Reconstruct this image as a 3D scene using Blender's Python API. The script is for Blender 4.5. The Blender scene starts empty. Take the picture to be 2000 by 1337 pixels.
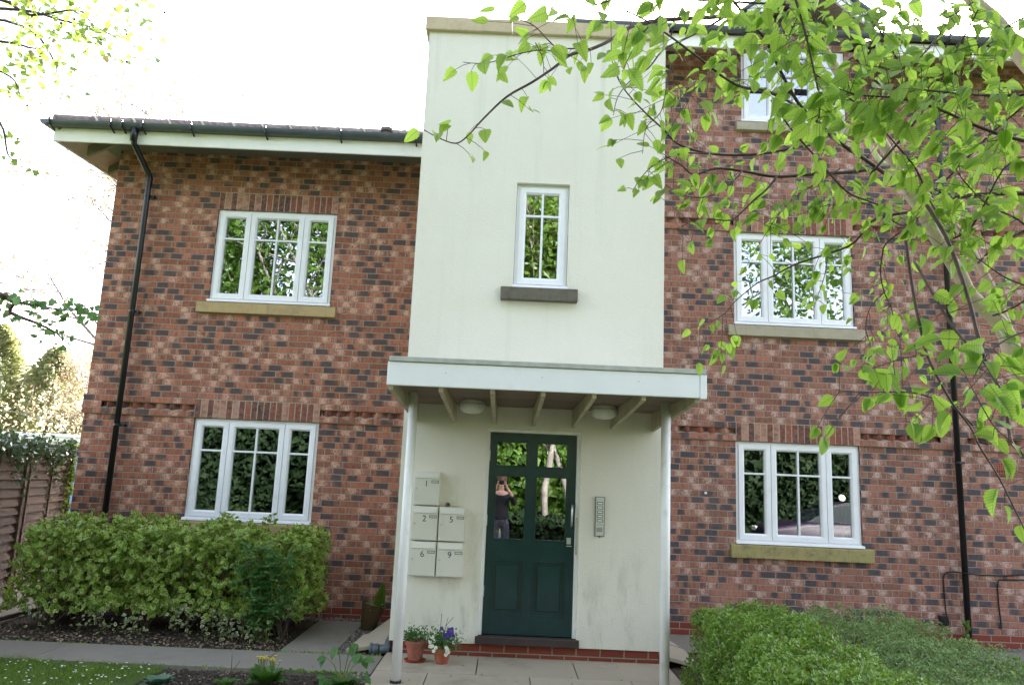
import bpy, bmesh, math, random
import numpy as np
from mathutils import Vector, Matrix, noise as mnoise
C = bpy.context.scene.collection
SC = bpy.context.scene
R = math.radians

# ------------------------------------------------------------------ camera
CAM = np.array([5.0786, -9.264, 1.6531]); F = 1498.82; PW, PH = 2000, 1337
YAW, PITCH, ROLL = -0.0019, 0.1791, -0.0430
def _rot(y, p, r):
    cy, sy, cp, sp, cr, sr = math.cos(y), math.sin(y), math.cos(p), math.sin(p), math.cos(r), math.sin(r)
    return (np.array([[cy, -sy, 0], [sy, cy, 0], [0, 0, 1]]) @ np.array([[1, 0, 0], [0, cp, -sp], [0, sp, cp]])
            @ np.array([[cr, 0, sr], [0, 1, 0], [-sr, 0, cr]]))
RM = _rot(YAW, PITCH, ROLL)
cam = bpy.data.cameras.new('camera'); camo = bpy.data.objects.new('camera', cam); C.objects.link(camo)
cam.sensor_width = 36; cam.lens = 36 * F / PW; cam.clip_end = 500; cam.clip_start = 0.05
m = Matrix.Identity(4)
for i in range(3):
    m[i][0] = RM[i][0]; m[i][1] = RM[i][2]; m[i][2] = -RM[i][1]; m[i][3] = CAM[i]
camo.matrix_world = m
SC.camera = camo
def at(u, v, d):            # a pixel of the survey and a depth in metres -> a point of the place
    return CAM + RM @ np.array([(u - PW / 2) / F, 1, (PH / 2 - v) / F]) * d
# ------------------------------------------------------------------ light
SUN_EL, SUN_AZ = R(25), R(25)      # azimuth from +Y towards +X: behind the building, to the right
w = bpy.data.worlds.new('World'); SC.world = w; w.use_nodes = True
nt = w.node_tree; bg = nt.nodes['Background']
sky = nt.nodes.new('ShaderNodeTexSky'); sky.sky_type = 'NISHITA'; sky.sun_disc = False
sky.sun_elevation = SUN_EL; sky.sun_rotation = SUN_AZ; sky.dust_density = 2.5; sky.air_density = 1.0
# thin bright spring haze: the clear-sky colour is partly washed to white
bw = nt.nodes.new('ShaderNodeRGBToBW'); nt.links.new(sky.outputs[0], bw.inputs[0])
wm = nt.nodes.new('ShaderNodeMix'); wm.data_type = 'RGBA'; wm.blend_type = 'MULTIPLY'; wm.inputs[0].default_value = 1; wm.inputs[7].default_value = (1.14, .99, 1.04, 1)
nt.links.new(bw.outputs[0], wm.inputs[6])
hz = nt.nodes.new('ShaderNodeMix'); hz.data_type = 'RGBA'; hz.inputs[0].default_value = .48
nt.links.new(sky.outputs[0], hz.inputs[6]); nt.links.new(wm.outputs[2], hz.inputs[7])
nt.links.new(hz.outputs[2], bg.inputs[0]); bg.inputs[1].default_value = 0.15
sl = bpy.data.lights.new('sun', 'SUN'); sl.energy = 3.2; sl.angle = R(0.53); sl.color = (1, .95, .86)
so = bpy.data.objects.new('sun', sl); C.objects.link(so)
sd = Vector((math.sin(SUN_AZ) * math.cos(SUN_EL), math.cos(SUN_AZ) * math.cos(SUN_EL), math.sin(SUN_EL)))
so.rotation_euler = sd.to_track_quat('Z', 'Y').to_euler(); so.location = sd * 40
SC.view_settings.view_transform = 'Standard'; SC.view_settings.look = 'None'
SC.view_settings.exposure = 3.05; SC.view_settings.gamma = 1.0

# ------------------------------------------------------------------ helpers
rnd = random.Random(7); rng = np.random.default_rng(7)
ORG = {}
def org(o):
    return ORG.get(o.name, (0, 0, 0)) if o is not None else (0, 0, 0)
def tag(o, label=None, cat=None, group=None, kind=None):
    if label: o['label'] = label
    if cat: o['category'] = cat
    if group: o['group'] = group
    if kind: o['kind'] = kind
    return o
def thing(name, loc, label, cat, group=None):
    o = bpy.data.objects.new(name, None); C.objects.link(o); o.location = loc
    o.empty_display_size = .1
    ORG[o.name] = tuple(loc); return tag(o, label, cat, group)
def mkobj(name, verts, faces, mat, parent=None, loc=None, smooth=False, bevel=0, uv=None):
    o0 = org(parent) if parent is not None else (loc or (0, 0, 0))
    me = bpy.data.meshes.new(name)
    v = np.asarray(verts, dtype=float) - np.array(o0)
    me.from_pydata(v.tolist() if len(v) < 5000 else v.tolist(), [], faces)
    if uv is not None:
        l = me.uv_layers.new(name='uv'); l.data.foreach_set('uv', np.asarray(uv, dtype=np.float32).ravel())
    if mat: me.materials.append(mat)
    if smooth: me.polygons.foreach_set('use_smooth', [True] * len(me.polygons))
    me.update()
    o = bpy.data.objects.new(name, me); C.objects.link(o)
    if parent is not None: o.parent = parent
    else: o.location = o0
    ORG[o.name] = tuple(o0)
    if bevel:
        b = o.modifiers.new('bevel', 'BEVEL'); b.width = bevel; b.segments = 2; b.limit_method = 'ANGLE'
        b.angle_limit = R(40)
    return o
class MB:
    def __init__(s): s.v = []; s.f = []
    def add(s, v, f):
        n = len(s.v); s.v += [tuple(p) for p in v]; s.f += [tuple(i + n for i in q) for q in f]; return s
    def hexa(s, p):   # 4 bottom ccw, 4 top ccw
        return s.add(p, [(0, 3, 2, 1), (4, 5, 6, 7), (0, 1, 5, 4), (1, 2, 6, 5), (2, 3, 7, 6), (3, 0, 4, 7)])
    def box(s, x0, x1, y0, y1, z0, z1):
        return s.hexa([(x0, y0, z0), (x1, y0, z0), (x1, y1, z0), (x0, y1, z0), (x0, y0, z1), (x1, y0, z1), (x1, y1, z1), (x0, y1, z1)])
    def prism_y(s, xz, y0, y1):
        n = len(xz)
        return s.add([(x, y0, z) for x, z in xz] + [(x, y1, z) for x, z in xz],
                     [tuple(range(n)), tuple(range(2 * n - 1, n - 1, -1))] + [(i, i + n, (i + 1) % n + n, (i + 1) % n) for i in range(n)])
    def prism_x(s, yz, x0, x1):
        n = len(yz)
        return s.add([(x0, y, z) for y, z in yz] + [(x1, y, z) for y, z in yz],
                     [tuple(range(n - 1, -1, -1)), tuple(range(n, 2 * n))] + [(i, (i + 1) % n, (i + 1) % n + n, i + n) for i in range(n)])
    def tube(s, pts, r, n=8, cap=True):
        P = [np.array(p, float) for p in pts]
        if not hasattr(r, '__len__'): r = [r] * len(P)
        vs = []; fs = []; up = None
        for i, p in enumerate(P):
            t = (P[min(i + 1, len(P) - 1)] - P[max(i - 1, 0)]); t = t / (np.linalg.norm(t) + 1e-9)
            if up is None:
                a = np.array([0, 0, 1.]) if abs(t[2]) < .9 else np.array([1., 0, 0])
                up = np.cross(t, a)
            up = up - t * up.dot(t); up /= (np.linalg.norm(up) + 1e-9); b = np.cross(t, up)
            for k in range(n):
                an = 2 * math.pi * k / n
                vs.append(p + r[i] * (math.cos(an) * up + math.sin(an) * b))
        for i in range(len(P) - 1):
            for k in range(n):
                fs.append((i * n + k, i * n + (k + 1) % n, (i + 1) * n + (k + 1) % n, (i + 1) * n + k))
        if cap:
            fs.append(tuple(range(n - 1, -1, -1))); fs.append(tuple((len(P) - 1) * n + k for k in range(n)))
        return s.add(vs, fs)
    def lathe(s, prof, c, n=24, tilt=None):
        vs = []; fs = []
        for r_, z in prof:
            for k in range(n):
                a = 2 * math.pi * k / n; q = Vector((r_ * math.cos(a), r_ * math.sin(a), z))
                if tilt is not None: q = tilt @ q
                vs.append((c[0] + q[0], c[1] + q[1], c[2] + q[2]))
        for i in range(len(prof) - 1):
            for k in range(n): fs.append((i * n + k, i * n + (k + 1) % n, (i + 1) * n + (k + 1) % n, (i + 1) * n + k))
        fs.append(tuple(range(n - 1, -1, -1))); fs.append(tuple((len(prof) - 1) * n + k for k in range(n)))
        return s.add(vs, fs)
    def build(s, name, mat, parent=None, loc=None, smooth=False, bevel=0):
        return mkobj(name, s.v, s.f, mat, parent, loc, smooth, bevel)

# ------------------------------------------------------------------ materials
class NT:
    def __init__(s, name):
        s.m = bpy.data.materials.new(name); s.m.use_nodes = True; s.t = s.m.node_tree; s.t.nodes.clear()
        s.out = s.t.nodes.new('ShaderNodeOutputMaterial')
    def n(s, ty, **k):
        x = s.t.nodes.new('ShaderNode' + ty)
        for a, b in k.items(): setattr(x, a, b)
        return x
    def put(s, sock, val):
        if isinstance(val, bpy.types.NodeSocket): s.t.links.new(val, sock)
        elif isinstance(val, (tuple, list)):
            try: sock.default_value = tuple(val) if len(val) != 3 or len(sock.default_value) == 3 else tuple(val) + (1,)
            except TypeError: sock.default_value = val
        else: sock.default_value = val
    def math(s, op, a, b=0.0, c=None):
        x = s.n('Math', operation=op); s.put(x.inputs[0], a); s.put(x.inputs[1], b)
        if c is not None: s.put(x.inputs[2], c)
        return x.outputs[0]
    def mix(s, f, a, b, blend='MIX'):
        x = s.n('Mix', data_type='RGBA', blend_type=blend); s.put(x.inputs[0], f); s.put(x.inputs[6], a); s.put(x.inputs[7], b)
        return x.outputs[2]
    def ss(s, v, a, b, lo=0.0, hi=1.0):
        x = s.n('MapRange', interpolation_type='SMOOTHSTEP'); s.put(x.inputs[0], v)
        x.inputs[1].default_value = a; x.inputs[2].default_value = b; x.inputs[3].default_value = lo; x.inputs[4].default_value = hi
        return x.outputs[0]
    def comb(s, a, b, c):
        x = s.n('CombineXYZ'); s.put(x.inputs[0], a); s.put(x.inputs[1], b); s.put(x.inputs[2], c); return x.outputs[0]
    def sep(s, v):
        x = s.n('SeparateXYZ'); s.put(x.inputs[0], v); return x.outputs
    def pos(s): return s.n('NewGeometry').outputs['Position']
    def nrm(s): return s.n('NewGeometry').outputs['Normal']
    def island(s): return s.n('NewGeometry').outputs['Random Per Island']
    def noise(s, vec, scale, detail=3, rough=.55, col=False):
        x = s.n('TexNoise'); s.put(x.inputs['Vector'], vec); s.put(x.inputs['Scale'], scale)
        x.inputs['Detail'].default_value = detail; x.inputs['Roughness'].default_value = rough
        return x.outputs[1 if col else 0]
    def white(s, vec):
        x = s.n('TexWhiteNoise', noise_dimensions='3D'); s.put(x.inputs['Vector'], vec); return x.outputs
    def scale(s, vec, k):
        x = s.n('VectorMath', operation='MULTIPLY'); s.put(x.inputs[0], vec); x.inputs[1].default_value = k; return x.outputs[0]
    def bump(s, h, dist=.01, st=1.0):
        x = s.n('Bump'); s.put(x.inputs['Height'], h); x.inputs['Distance'].default_value = dist
        x.inputs['Strength'].default_value = st; return x.outputs[0]
    def bsdf(s, col, rough=.6, bump=None, spec=.5, metal=0, coat=0):
        x = s.n('BsdfPrincipled'); s.put(x.inputs['Base Color'], col); s.put(x.inputs['Roughness'], rough)
        s.put(x.inputs['Metallic'], metal); s.put(x.inputs['Specular IOR Level'], spec); s.put(x.inputs['Coat Weight'], coat)
        if bump is not None: s.put(x.inputs['Normal'], bump)
        return x.outputs[0]
    def done(s, sh): s.t.links.new(sh, s.out.inputs[0]); return s.m

def simple(name, col, rough=.6, var=.12, scale=6, bumpd=0, bscale=60, spec=.4, metal=0, coat=0, dirt=None, dirts=1.2):
    k = NT(name); p = k.pos()
    nz = k.noise(p, scale, 4)
    c = k.mix(k.ss(nz, .3, .7), tuple(x * (1 - var) for x in col), tuple(min(1, x * (1 + var)) for x in col))
    if dirt: c = k.mix(k.ss(k.noise(p, dirts, 6, .7), .5, .8, 0, .6), c, dirt)
    b = k.bump(k.noise(p, bscale, 3), bumpd) if bumpd else None
    return k.done(k.bsdf(c, rough, b, spec, metal, coat))

def brick_mat(name, phase, tint=(1, 1, 1)):
    k = NT(name); P = k.sep(k.pos()); N = k.sep(k.nrm())
    side = k.math('GREATER_THAN', k.math('ABSOLUTE', N[0]), .6)
    u = k.math('ADD', k.math('MULTIPLY', P[0], k.math('SUBTRACT', 1.0, side)), k.math('MULTIPLY', P[1], side))
    # the hand-laid wobble of the courses
    wob = k.noise(k.pos(), 1.3, 2)
    wz = k.math('MULTIPLY', k.math('SUBTRACT', wob, .5), .010)
    z = k.math('ADD', k.math('ADD', P[2], wz), 3.0)
    rz = k.math('DIVIDE', z, .075); row = k.math('FLOOR', rz); fz = k.math('FRACT', rz)
    par = k.math('MODULO', row, 2.0)
    jit = k.math('MULTIPLY', k.math('SUBTRACT', k.white(k.comb(row, 3.3, 1.7))[0], .5), .05)
    uu = k.math('ADD', k.math('ADD', k.math('DIVIDE', k.math('SUBTRACT', u, phase), .225), k.math('MULTIPLY', par, .5)), jit)
    uu = k.math('ADD', uu, 100.0)
    col = k.math('FLOOR', uu); fx = k.math('FRACT', uu)
    dx = k.math('MULTIPLY', k.math('MINIMUM', fx, k.math('SUBTRACT', 1.0, fx)), .225)
    dz = k.math('MULTIPLY', k.math('MINIMUM', fz, k.math('SUBTRACT', 1.0, fz)), .075)
    fine = k.noise(k.pos(), 90, 2)
    d = k.math('ADD', k.math('MINIMUM', dx, dz), k.math('MULTIPLY', k.math('SUBTRACT', fine, .5), .004))
    mask = k.ss(d, .0040, .0068)
    W = k.white(k.comb(col, row, .5)); r1 = k.math('ADD', W[0], k.math('MULTIPLY', k.math('SUBTRACT', k.noise(k.comb(k.math('MULTIPLY', u, 1.1), 0.0, k.math('MULTIPLY', P[2], 2.2)), 1.0, 3), .5), .55)); rc = k.sep(W[1]); r2, r3, r4 = rc[0], rc[1], rc[2]; W2 = k.white(k.comb(col, row, 7.5))
    fstr = k.noise(k.comb(k.math('MULTIPLY', u, 95.0), k.math('MULTIPLY', P[2], 40.0), k.math('MULTIPLY', W[0], 50.0)), 1.0, 3, .6)
    streak = k.noise(k.comb(k.math('MULTIPLY', u, 34.0), k.math('MULTIPLY', P[2], 5.0), k.math('MULTIPLY', r1, 50.0)), 1.0, 4, .65)
    mott = k.noise(k.pos(), 26, 4, .6)
    c = k.mix(r2, (.385, .160, .097), (.285, .118, .082))
    c = k.mix(k.ss(streak, .42, .66, 0, .55), c, (.12, .045, .04))
    lum = k.math('ADD', .78, k.math('MULTIPLY', W2[0], .5)); c = k.mix(1.0, c, k.comb(lum, lum, lum), 'MULTIPLY')
    # pale dragged bricks
    ce = k.math('ADD', .3, k.math('MULTIPLY', r4, .4)); cp_ = k.math('SUBTRACT', .34, k.math('ABSOLUTE', k.math('SUBTRACT', fx, ce)))
    cp_ = k.ss(k.math('ADD', cp_, k.math('MULTIPLY', k.math('SUBTRACT', k.math('ADD', k.math('MULTIPLY', streak, .5), k.math('MULTIPLY', fstr, .7)), .6), 1.6)), .0, .36)
    cream = k.math('MULTIPLY', k.math('MULTIPLY', k.ss(r1, .64, .68), cp_), .95)
    c = k.mix(cream, c, (.58, .37, .29))
    # flashed dark bricks: a soft dark patch across part of the brick
    cc = k.math('ADD', .28, k.math('MULTIPLY', r3, .44)); ww = k.math('ADD', .17, k.math('MULTIPLY', r4, .26))
    prof = k.math('SUBTRACT', ww, k.math('ABSOLUTE', k.math('SUBTRACT', fx, cc)))
    prof = k.ss(k.math('ADD', prof, k.math('MULTIPLY', k.math('SUBTRACT', streak, .5), .30)), -.06, .13)
    dark = k.math('MULTIPLY', prof, k.ss(r1, .43, .39)); dark = k.math('MULTIPLY', dark, .88)
    c = k.mix(dark, c, (.056, .056, .066))
    c = k.mix(k.ss(mott, .45, .75, 0, .12), c, (.48, .28, .20))
    c = k.mix(1.0, c, tint, 'MULTIPLY')
    # large weathering and lime bloom
    c = k.mix(k.ss(k.noise(k.pos(), 1.1, 5, .7), .52, .75, 0, .12), c, (.42, .34, .27))
    run = k.noise(k.comb(k.math('MULTIPLY', u, 6.0), 0.0, k.math('MULTIPLY', P[2], .5)), 1.0, 5, .7)
    c = k.mix(k.math('MULTIPLY', k.ss(run, .52, .74), .30), c, (.10, .085, .065))
    c = k.mix(k.math('MULTIPLY', k.ss(k.noise(k.pos(), 5.5, 5, .7), .60, .74), .35), c, (.30, .24, .12))
    # engineering-red plinth, two courses
    pl = k.ss(z, 3.148, 3.152); c = k.mix(pl, k.mix(r2, (.27, .06, .034), (.20, .048, .03)), c)
    mort = k.mix(k.noise(k.pos(), 3, 4), (.36, .31, .245), (.26, .225, .18))
    c = k.mix(mask, mort, c)
    h = k.math('ADD', k.math('MULTIPLY', k.ss(d, .002, .008), 1.0), k.math('MULTIPLY', k.noise(k.pos(), 160, 3), .25))
    return k.done(k.bsdf(c, k.mix(mask, (.95,) * 3, (.8,) * 3), k.bump(h, .006, .8), .25))
def island_brick(name):
    k = NT(name); r1 = k.island(); p = k.pos(); P = k.sep(p)
    W = k.white(k.comb(k.math('MULTIPLY', r1, 91.7), 1.1, 2.2)); rc = k.sep(W[1])
    st = k.noise(k.comb(k.math('MULTIPLY', P[0], 9.0), k.math('MULTIPLY', P[1], 9.0), k.math('MULTIPLY', P[2], 17.0)), 1.0, 3, .6)
    c = k.mix(rc[0], (.32, .105, .064), (.20, .07, .05))
    c = k.mix(k.math('MULTIPLY', k.ss(rc[1], .62, .68), k.ss(st, .35, .6, .2, .9)), c, (.47, .27, .20))
    c = k.mix(k.math('MULTIPLY', k.ss(rc[1], .30, .26), k.ss(st, .3, .62, 1, .25)), c, (.045, .038, .042))
    c = k.mix(k.ss(k.noise(p, 30, 3), .4, .7, 0, .25), c, (.45, .28, .21))
    return k.done(k.bsdf(c, .85, k.bump(k.noise(p, 160, 3), .002), .25))
def leaf_mat(name, c1, c2, tr, fac=.4, rough=.45, edge=None, veins=0, spec=.4, flat=False, aged=True):
    k = NT(name); i = k.island(); W = k.sep(k.white(k.comb(k.math('MULTIPLY', i, 77.0), .3, .7))[1])
    c = k.mix(W[0], c1, c2); t = k.mix(W[1], tr, tuple(x * .7 for x in tr))
    if aged: old = k.ss(i, .965, .97, 0, .85); c = k.mix(old, c, (.20, .15, .06)); t = k.mix(old, t, (.22, .16, .05))
    if edge or veins:
        uv = k.n('UVMap').outputs[0]; U = k.sep(uv)
        ax = k.math('ABSOLUTE', k.math('SUBTRACT', U[0], .5))
        if edge:
            # pale margin of a variegated leaf
            yy = k.math('ABSOLUTE', k.math('SUBTRACT', U[1], .5))
            e = k.math('ADD', k.math('POWER', k.math('MULTIPLY', ax, 3.2), 2.0), k.math('POWER', k.math('MULTIPLY', yy, 2.0), 2.0))
            e = k.ss(k.math('ADD', e, k.math('MULTIPLY', k.math('SUBTRACT', W[2], .5), .5)), .45, .75)
            c = k.mix(e, c, edge); t = k.mix(e, t, edge)
        if veins:
            ph = k.math('SUBTRACT', U[1], k.math('MULTIPLY', ax, .75))
            wv = k.math('SINE', k.math('MULTIPLY', ph, 2 * math.pi * veins))
            v = k.ss(wv, .25, .95); mid = k.ss(ax, .035, .012)
            v = k.math('MAXIMUM', k.math('MULTIPLY', v, .75), mid)
            c = k.mix(k.math('MULTIPLY', v, .5), c, tuple(x * .45 for x in c1)); t = k.mix(k.math('MULTIPLY', v, .62), t, tuple(x * .42 for x in tr))
            b = k.bump(wv, .0012, .6)
        else: b = None
    else: b = None
    A = k.bsdf(c, rough, b, spec); T = k.n('BsdfTranslucent'); k.put(T.inputs[0], t)
    mx = k.n('MixShader'); mx.inputs[0].default_value = fac; k.t.links.new(A, mx.inputs[1]); k.t.links.new(T.outputs[0], mx.inputs[2])
    return k.done(mx.outputs[0])
def stucco():
    k = NT('cream_render'); p = k.pos(); P = k.sep(p)
    c = k.mix(k.noise(p, 1.6, 5), (.76, .73, .61), (.83, .805, .705))
    grime = k.math('MULTIPLY', k.ss(k.noise(k.scale(p, (4.5, 4.5, 1.3)), 1.0, 6, .7), .5, .72), k.ss(P[2], 1.6, .1, .05, .65))
    c = k.mix(grime, c, (.42, .42, .31))
    sp = k.ss(k.noise(p, 38, 2), .77, .81, 0, .55); c = k.mix(k.math('MULTIPLY', sp, k.ss(k.noise(p, 1.2, 2), .5, .65)), c, (.28, .25, .2))
    # rain streaks below the coping and the sill
    c = k.mix(k.math('MULTIPLY', k.ss(k.noise(k.scale(p, (11, 11, .35)), 1.0, 4), .52, .75), k.ss(P[2], 4.2, 6.4, .09, .28)), c, (.44, .45, .38))
    h = k.math('ADD', k.noise(p, 70, 4, .6), k.math('MULTIPLY', k.noise(p, 7, 2), .6))
    return k.done(k.bsdf(c, .92, k.bump(h, .007, .8), .2))
def stone(name, a, b, dirt, dd=.5):
    k = NT(name); p = k.pos()
    c = k.mix(k.noise(p, 5, 5), a, b); c = k.mix(k.ss(k.noise(p, 9, 6, .75), .45, .7, 0, dd), c, dirt)
    c = k.mix(k.ss(k.noise(k.scale(p, (30, 30, 2)), 1, 3), .5, .8, 0, .3), c, dirt)
    return k.done(k.bsdf(c, .9, k.bump(k.noise(p, 120, 4), .002), .2))
def glass_mat(name, refl, tint=(.75, .8, .78), wave=0.0, rough=0.0):
    k = NT(name)
    g = k.n('BsdfAnisotropic') if hasattr(bpy.types, 'ShaderNodeBsdfAnisotropic') else k.n('BsdfGlossy')
    g.inputs[0].default_value = (.92, .96, 1, 1); g.inputs['Roughness'].default_value = rough
    t = k.n('BsdfTransparent'); t.inputs[0].default_value = tint + (1,)
    lw = k.n('Fresnel'); lw.inputs[0].default_value = 1.5
    if wave:
        nn = k.bump(k.noise(k.scale(k.pos(), (1, 1, .45)), 60 if wave > .002 else 2.2, 3), wave, 1.0); k.put(g.inputs['Normal'], nn)
    f = k.math('MINIMUM', k.math('ADD', refl, lw.outputs[0]), 1.0)
    mx = k.n('MixShader'); k.put(mx.inputs[0], f); k.t.links.new(t.outputs[0], mx.inputs[1]); k.t.links.new(g.outputs[0], mx.inputs[2])
    return k.done(mx.outputs[0])
def wood_slat(name, a, b, dirt, axis=(1, 1, 14), dd=.6):
    k = NT(name); p = k.pos()
    c = k.mix(k.noise(k.scale(p, axis), 3, 5, .6), a, b); c = k.mix(k.island(), c, k.mix(.5, c, dirt))
    c = k.mix(k.ss(k.noise(p, 2.2, 5, .7), .48, .72, 0, dd), c, dirt)
    return k.done(k.bsdf(c, .85, k.bump(k.noise(k.scale(p, axis), 12, 3), .003), .25))
def ground_mat(name, a, b, c3, s1=3, s2=40, bd=.01):
    k = NT(name); p = k.pos()
    c = k.mix(k.ss(k.noise(p, s1, 5, .65), .35, .65), a, b); c = k.mix(k.ss(k.noise(p, s2, 4, .7), .5, .72, 0, .7), c, c3)
    h = k.math('ADD', k.noise(p, s2, 5, .7), k.math('MULTIPLY', k.noise(p, s1 * 2, 3), 1.5))
    return k.done(k.bsdf(c, .95, k.bump(h, bd), .2))
def slab_mat(name, a, b, spot):
    k = NT(name); p = k.pos(); i = k.island()
    c = k.mix(k.noise(p, 2.5, 6, .7), a, b); c = k.mix(k.math('MULTIPLY', i, .3), c, tuple(x * .65 for x in a))
    c = k.mix(k.ss(k.noise(p, 55, 3, .6), .66, .74, 0, .4), c, spot)
    c = k.mix(k.ss(k.noise(p, 1.1, 5, .7), .5, .7, 0, .4), c, (.13, .14, .09))
    return k.done(k.bsdf(c, .88, k.bump(k.noise(p, 90, 4, .7), .003), .3))

M = {}
M['brickL'] = brick_mat('red_flashed_brick', .1125, (1.06, .99, .90)); M['brickR'] = brick_mat('red_flashed_brick_right', 7.727 - 34 * .225, (.95, 1.01, 1.08))  # left warmer, right cooler: each wall's light is put into its brick tint
M['ibrick'] = island_brick('loose_brick'); M['mortar'] = simple('mortar', (.38, .33, .25), .95, .15, 20, .002)
M['render'] = stucco()
M['upvc'] = simple('white_upvc', (.87, .88, .90), .32, .02, 3, spec=.5, dirt=(.70, .71, .68), dirts=4)
M['fascia'] = simple('cream_fascia_paint', (.86, .86, .80), .45, .03, 2, dirt=(.62, .64, .48), dirts=2.2)
M['soffit'] = simple('pink_grey_soffit', (.42, .32, .28), .75, .1, 4, dirt=(.28, .22, .19))
M['rafter'] = simple('weathered_cream_timber', (.52, .47, .34), .75, .15, 6, .002, dirt=(.30, .28, .18), dirts=3)
M['rafterG'] = simple('olive_rafter_paint', (.17, .155, .105), .75, .15, 6, .002)
M['cslat'] = wood_slat('stained_soffit_boards', (.26, .20, .15), (.33, .27, .21), (.17, .13, .10), (3, 30, 1), .4)
M['gutter'] = simple('grey_black_plastic', (.085, .105, .12), .38, .1, 5, spec=.5, dirt=(.12, .145, .12), dirts=6)
M['black'] = simple('black_plastic', (.012, .013, .014), .28, .1, 5, spec=.5)
M['sand'] = stone('sandstone', (.50, .38, .19), (.42, .31, .15), (.24, .20, .12), .55)
M['sandP'] = stone('pale_sandstone', (.46, .41, .30), (.38, .34, .25), (.25, .23, .17), .4)
M['sandL'] = stone('lichened_sandstone', (.40, .33, .14), (.30, .27, .12), (.12, .12, .08), .7)
M['sandD'] = stone('dark_weathered_stone', (.17, .15, .115), (.13, .12, .09), (.06, .06, .045), .6)
M['coping'] = stone('coping_stone', (.60, .50, .34), (.52, .43, .29), (.36, .30, .2), .4)
M['glass'] = glass_mat('window_glass', .26, (.62, .68, .68), .0006)
M['glassD'] = glass_mat('door_glass', .36, (.35, .4, .38), .0004)
M['glassF'] = glass_mat('obscured_glass', .34, (.72, .66, .50), .0014, .0)
M['green'] = simple('green_gloss_paint', (.005, .034, .035), .20, .12, 5, .0006, 40, spec=.5, dirt=(.012, .05, .04), dirts=9)
M['white'] = simple('white_gloss_paint', (.86, .87, .86), .35, .03, 4, dirt=(.52, .52, .45), dirts=5)
M['boxw'] = simple('cream_powder_coat', (.70, .69, .60), .38, .02, 3, dirt=(.6, .59, .5), dirts=3)
M['boxl'] = simple('cream_powder_coat_light', (.76, .75, .67), .35, .02, 3)
M['steel'] = simple('brushed_steel', (.55, .56, .56), .3, .08, 30, metal=.9)
M['plate'] = simple('grey_panel', (.62, .63, .58), .4, .04, 20, metal=.4)
M['dark'] = simple('dark_rubber', (.02, .02, .02), .6, .1, 10)
M['thresh'] = wood_slat('dark_threshold', (.06, .045, .04), (.09, .07, .06), (.04, .03, .03), (14, 2, 14))
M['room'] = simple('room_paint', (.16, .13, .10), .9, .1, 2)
M['curtain'] = simple('grey_curtain', (.62, .60, .55), .9, .2, 9)
M['tile'] = wood_slat('roof_tiles', (.10, .095, .09), (.14, .13, .12), (.2, .19, .15), (8, 8, 8))
M['ridge'] = simple('ridge_tile', (.17, .14, .125), .9, .3, 14, .004, dirt=(.4, .38, .3), dirts=12)
M['mort2'] = simple('pale_mortar', (.42, .40, .30), .95, .2, 20)
M['lampw'] = simple('opal_diffuser', (.80, .81, .74), .35, .04, 8, dirt=(.45, .45, .38), dirts=9)
M['terracotta'] = simple('terracotta', (.36, .10, .05), .8, .15, 9, .002, dirt=(.45, .38, .34), dirts=5)
M['terraW'] = simple('lime_bloomed_terracotta', (.34, .12, .08), .85, .2, 9, .002, dirt=(.62, .58, .55), dirts=11)
M['saucer'] = simple('red_saucer', (.40, .05, .02), .5, .05, 5)
M['soil'] = ground_mat('soil', (.060, .047, .036), (.090, .072, .055), (.15, .125, .10), 4, 45, .02)
M['ground'] = ground_mat('turf_ground', (.10, .15, .03), (.13, .17, .045), (.10, .095, .05), 1.2, 14, .03)
M['lawn'] = ground_mat('lawn_base', (.06, .105, .02), (.09, .13, .03), (.05, .05, .02), 4, 40, .02)
M['path'] = slab_mat('concrete_path', (.215, .20, .16), (.27, .25, .205), (.33, .32, .28))
M['paving'] = slab_mat('buff_paving', (.40, .345, .25), (.47, .41, .30), (.22, .19, .15))
M['pebble'] = None
k = NT('pebbles'); k.m; i_ = k.island(); W_ = k.sep(k.white(k.comb(k.math('MULTIPLY', i_, 55.), .1, .2))[1])
M['pebble'] = k.done(k.bsdf(k.mix(W_[0], k.mix(W_[1], (.40, .37, .32), (.16, .13, .11)), (.09, .075, .065)), .8))
k = NT('leaf_litter'); i_ = k.island(); W_ = k.sep(k.white(k.comb(k.math('MULTIPLY', i_, 55.), .1, .2))[1])
M['litter'] = k.done(k.bsdf(k.mix(W_[0], k.mix(W_[1], (.42, .35, .25), (.22, .14, .08)), (.12, .08, .05)), .8))
M['asphalt'] = ground_mat('asphalt', (.05, .05, .052), (.065, .065, .065), (.10, .1, .1), 2, 90, .004)
k = NT('fence_boards'); p = k.pos(); i_ = k.island()
c = k.mix(k.noise(k.scale(p, (2, 2, 40)), 3, 5, .6), (.085, .05, .037), (.12, .078, .06)); c = k.mix(k.ss(i_, 0, 1, 0, .75), c, (.055, .042, .034)); c = k.mix(k.ss(k.noise(p, 2.2, 5, .7), .48, .72, 0, .6), c, (.10, .095, .06))
M['fence'] = k.done(k.bsdf(c, .85, k.bump(k.noise(k.scale(p, (2, 2, 40)), 9, 3), .004), .25))
M['fence_old'] = wood_slat('red_brown_fence', (.11, .07, .055), (.155, .105, .085), (.10, .09, .07), (2, 2, 22), .6)
M['post'] = wood_slat('fence_post', (.10, .065, .045), (.13, .09, .06), (.07, .06, .04), (9, 9, 1.5))
M['basket'] = wood_slat('wicker', (.075, .045, .025), (.16, .10, .04), (.05, .035, .02), (3, 3, 60))
M['stem'] = simple('brown_stem', (.10, .075, .05), .85, .2, 12)
M['gstem'] = simple('green_stem', (.14, .20, .05), .6, .2, 12)
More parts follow.
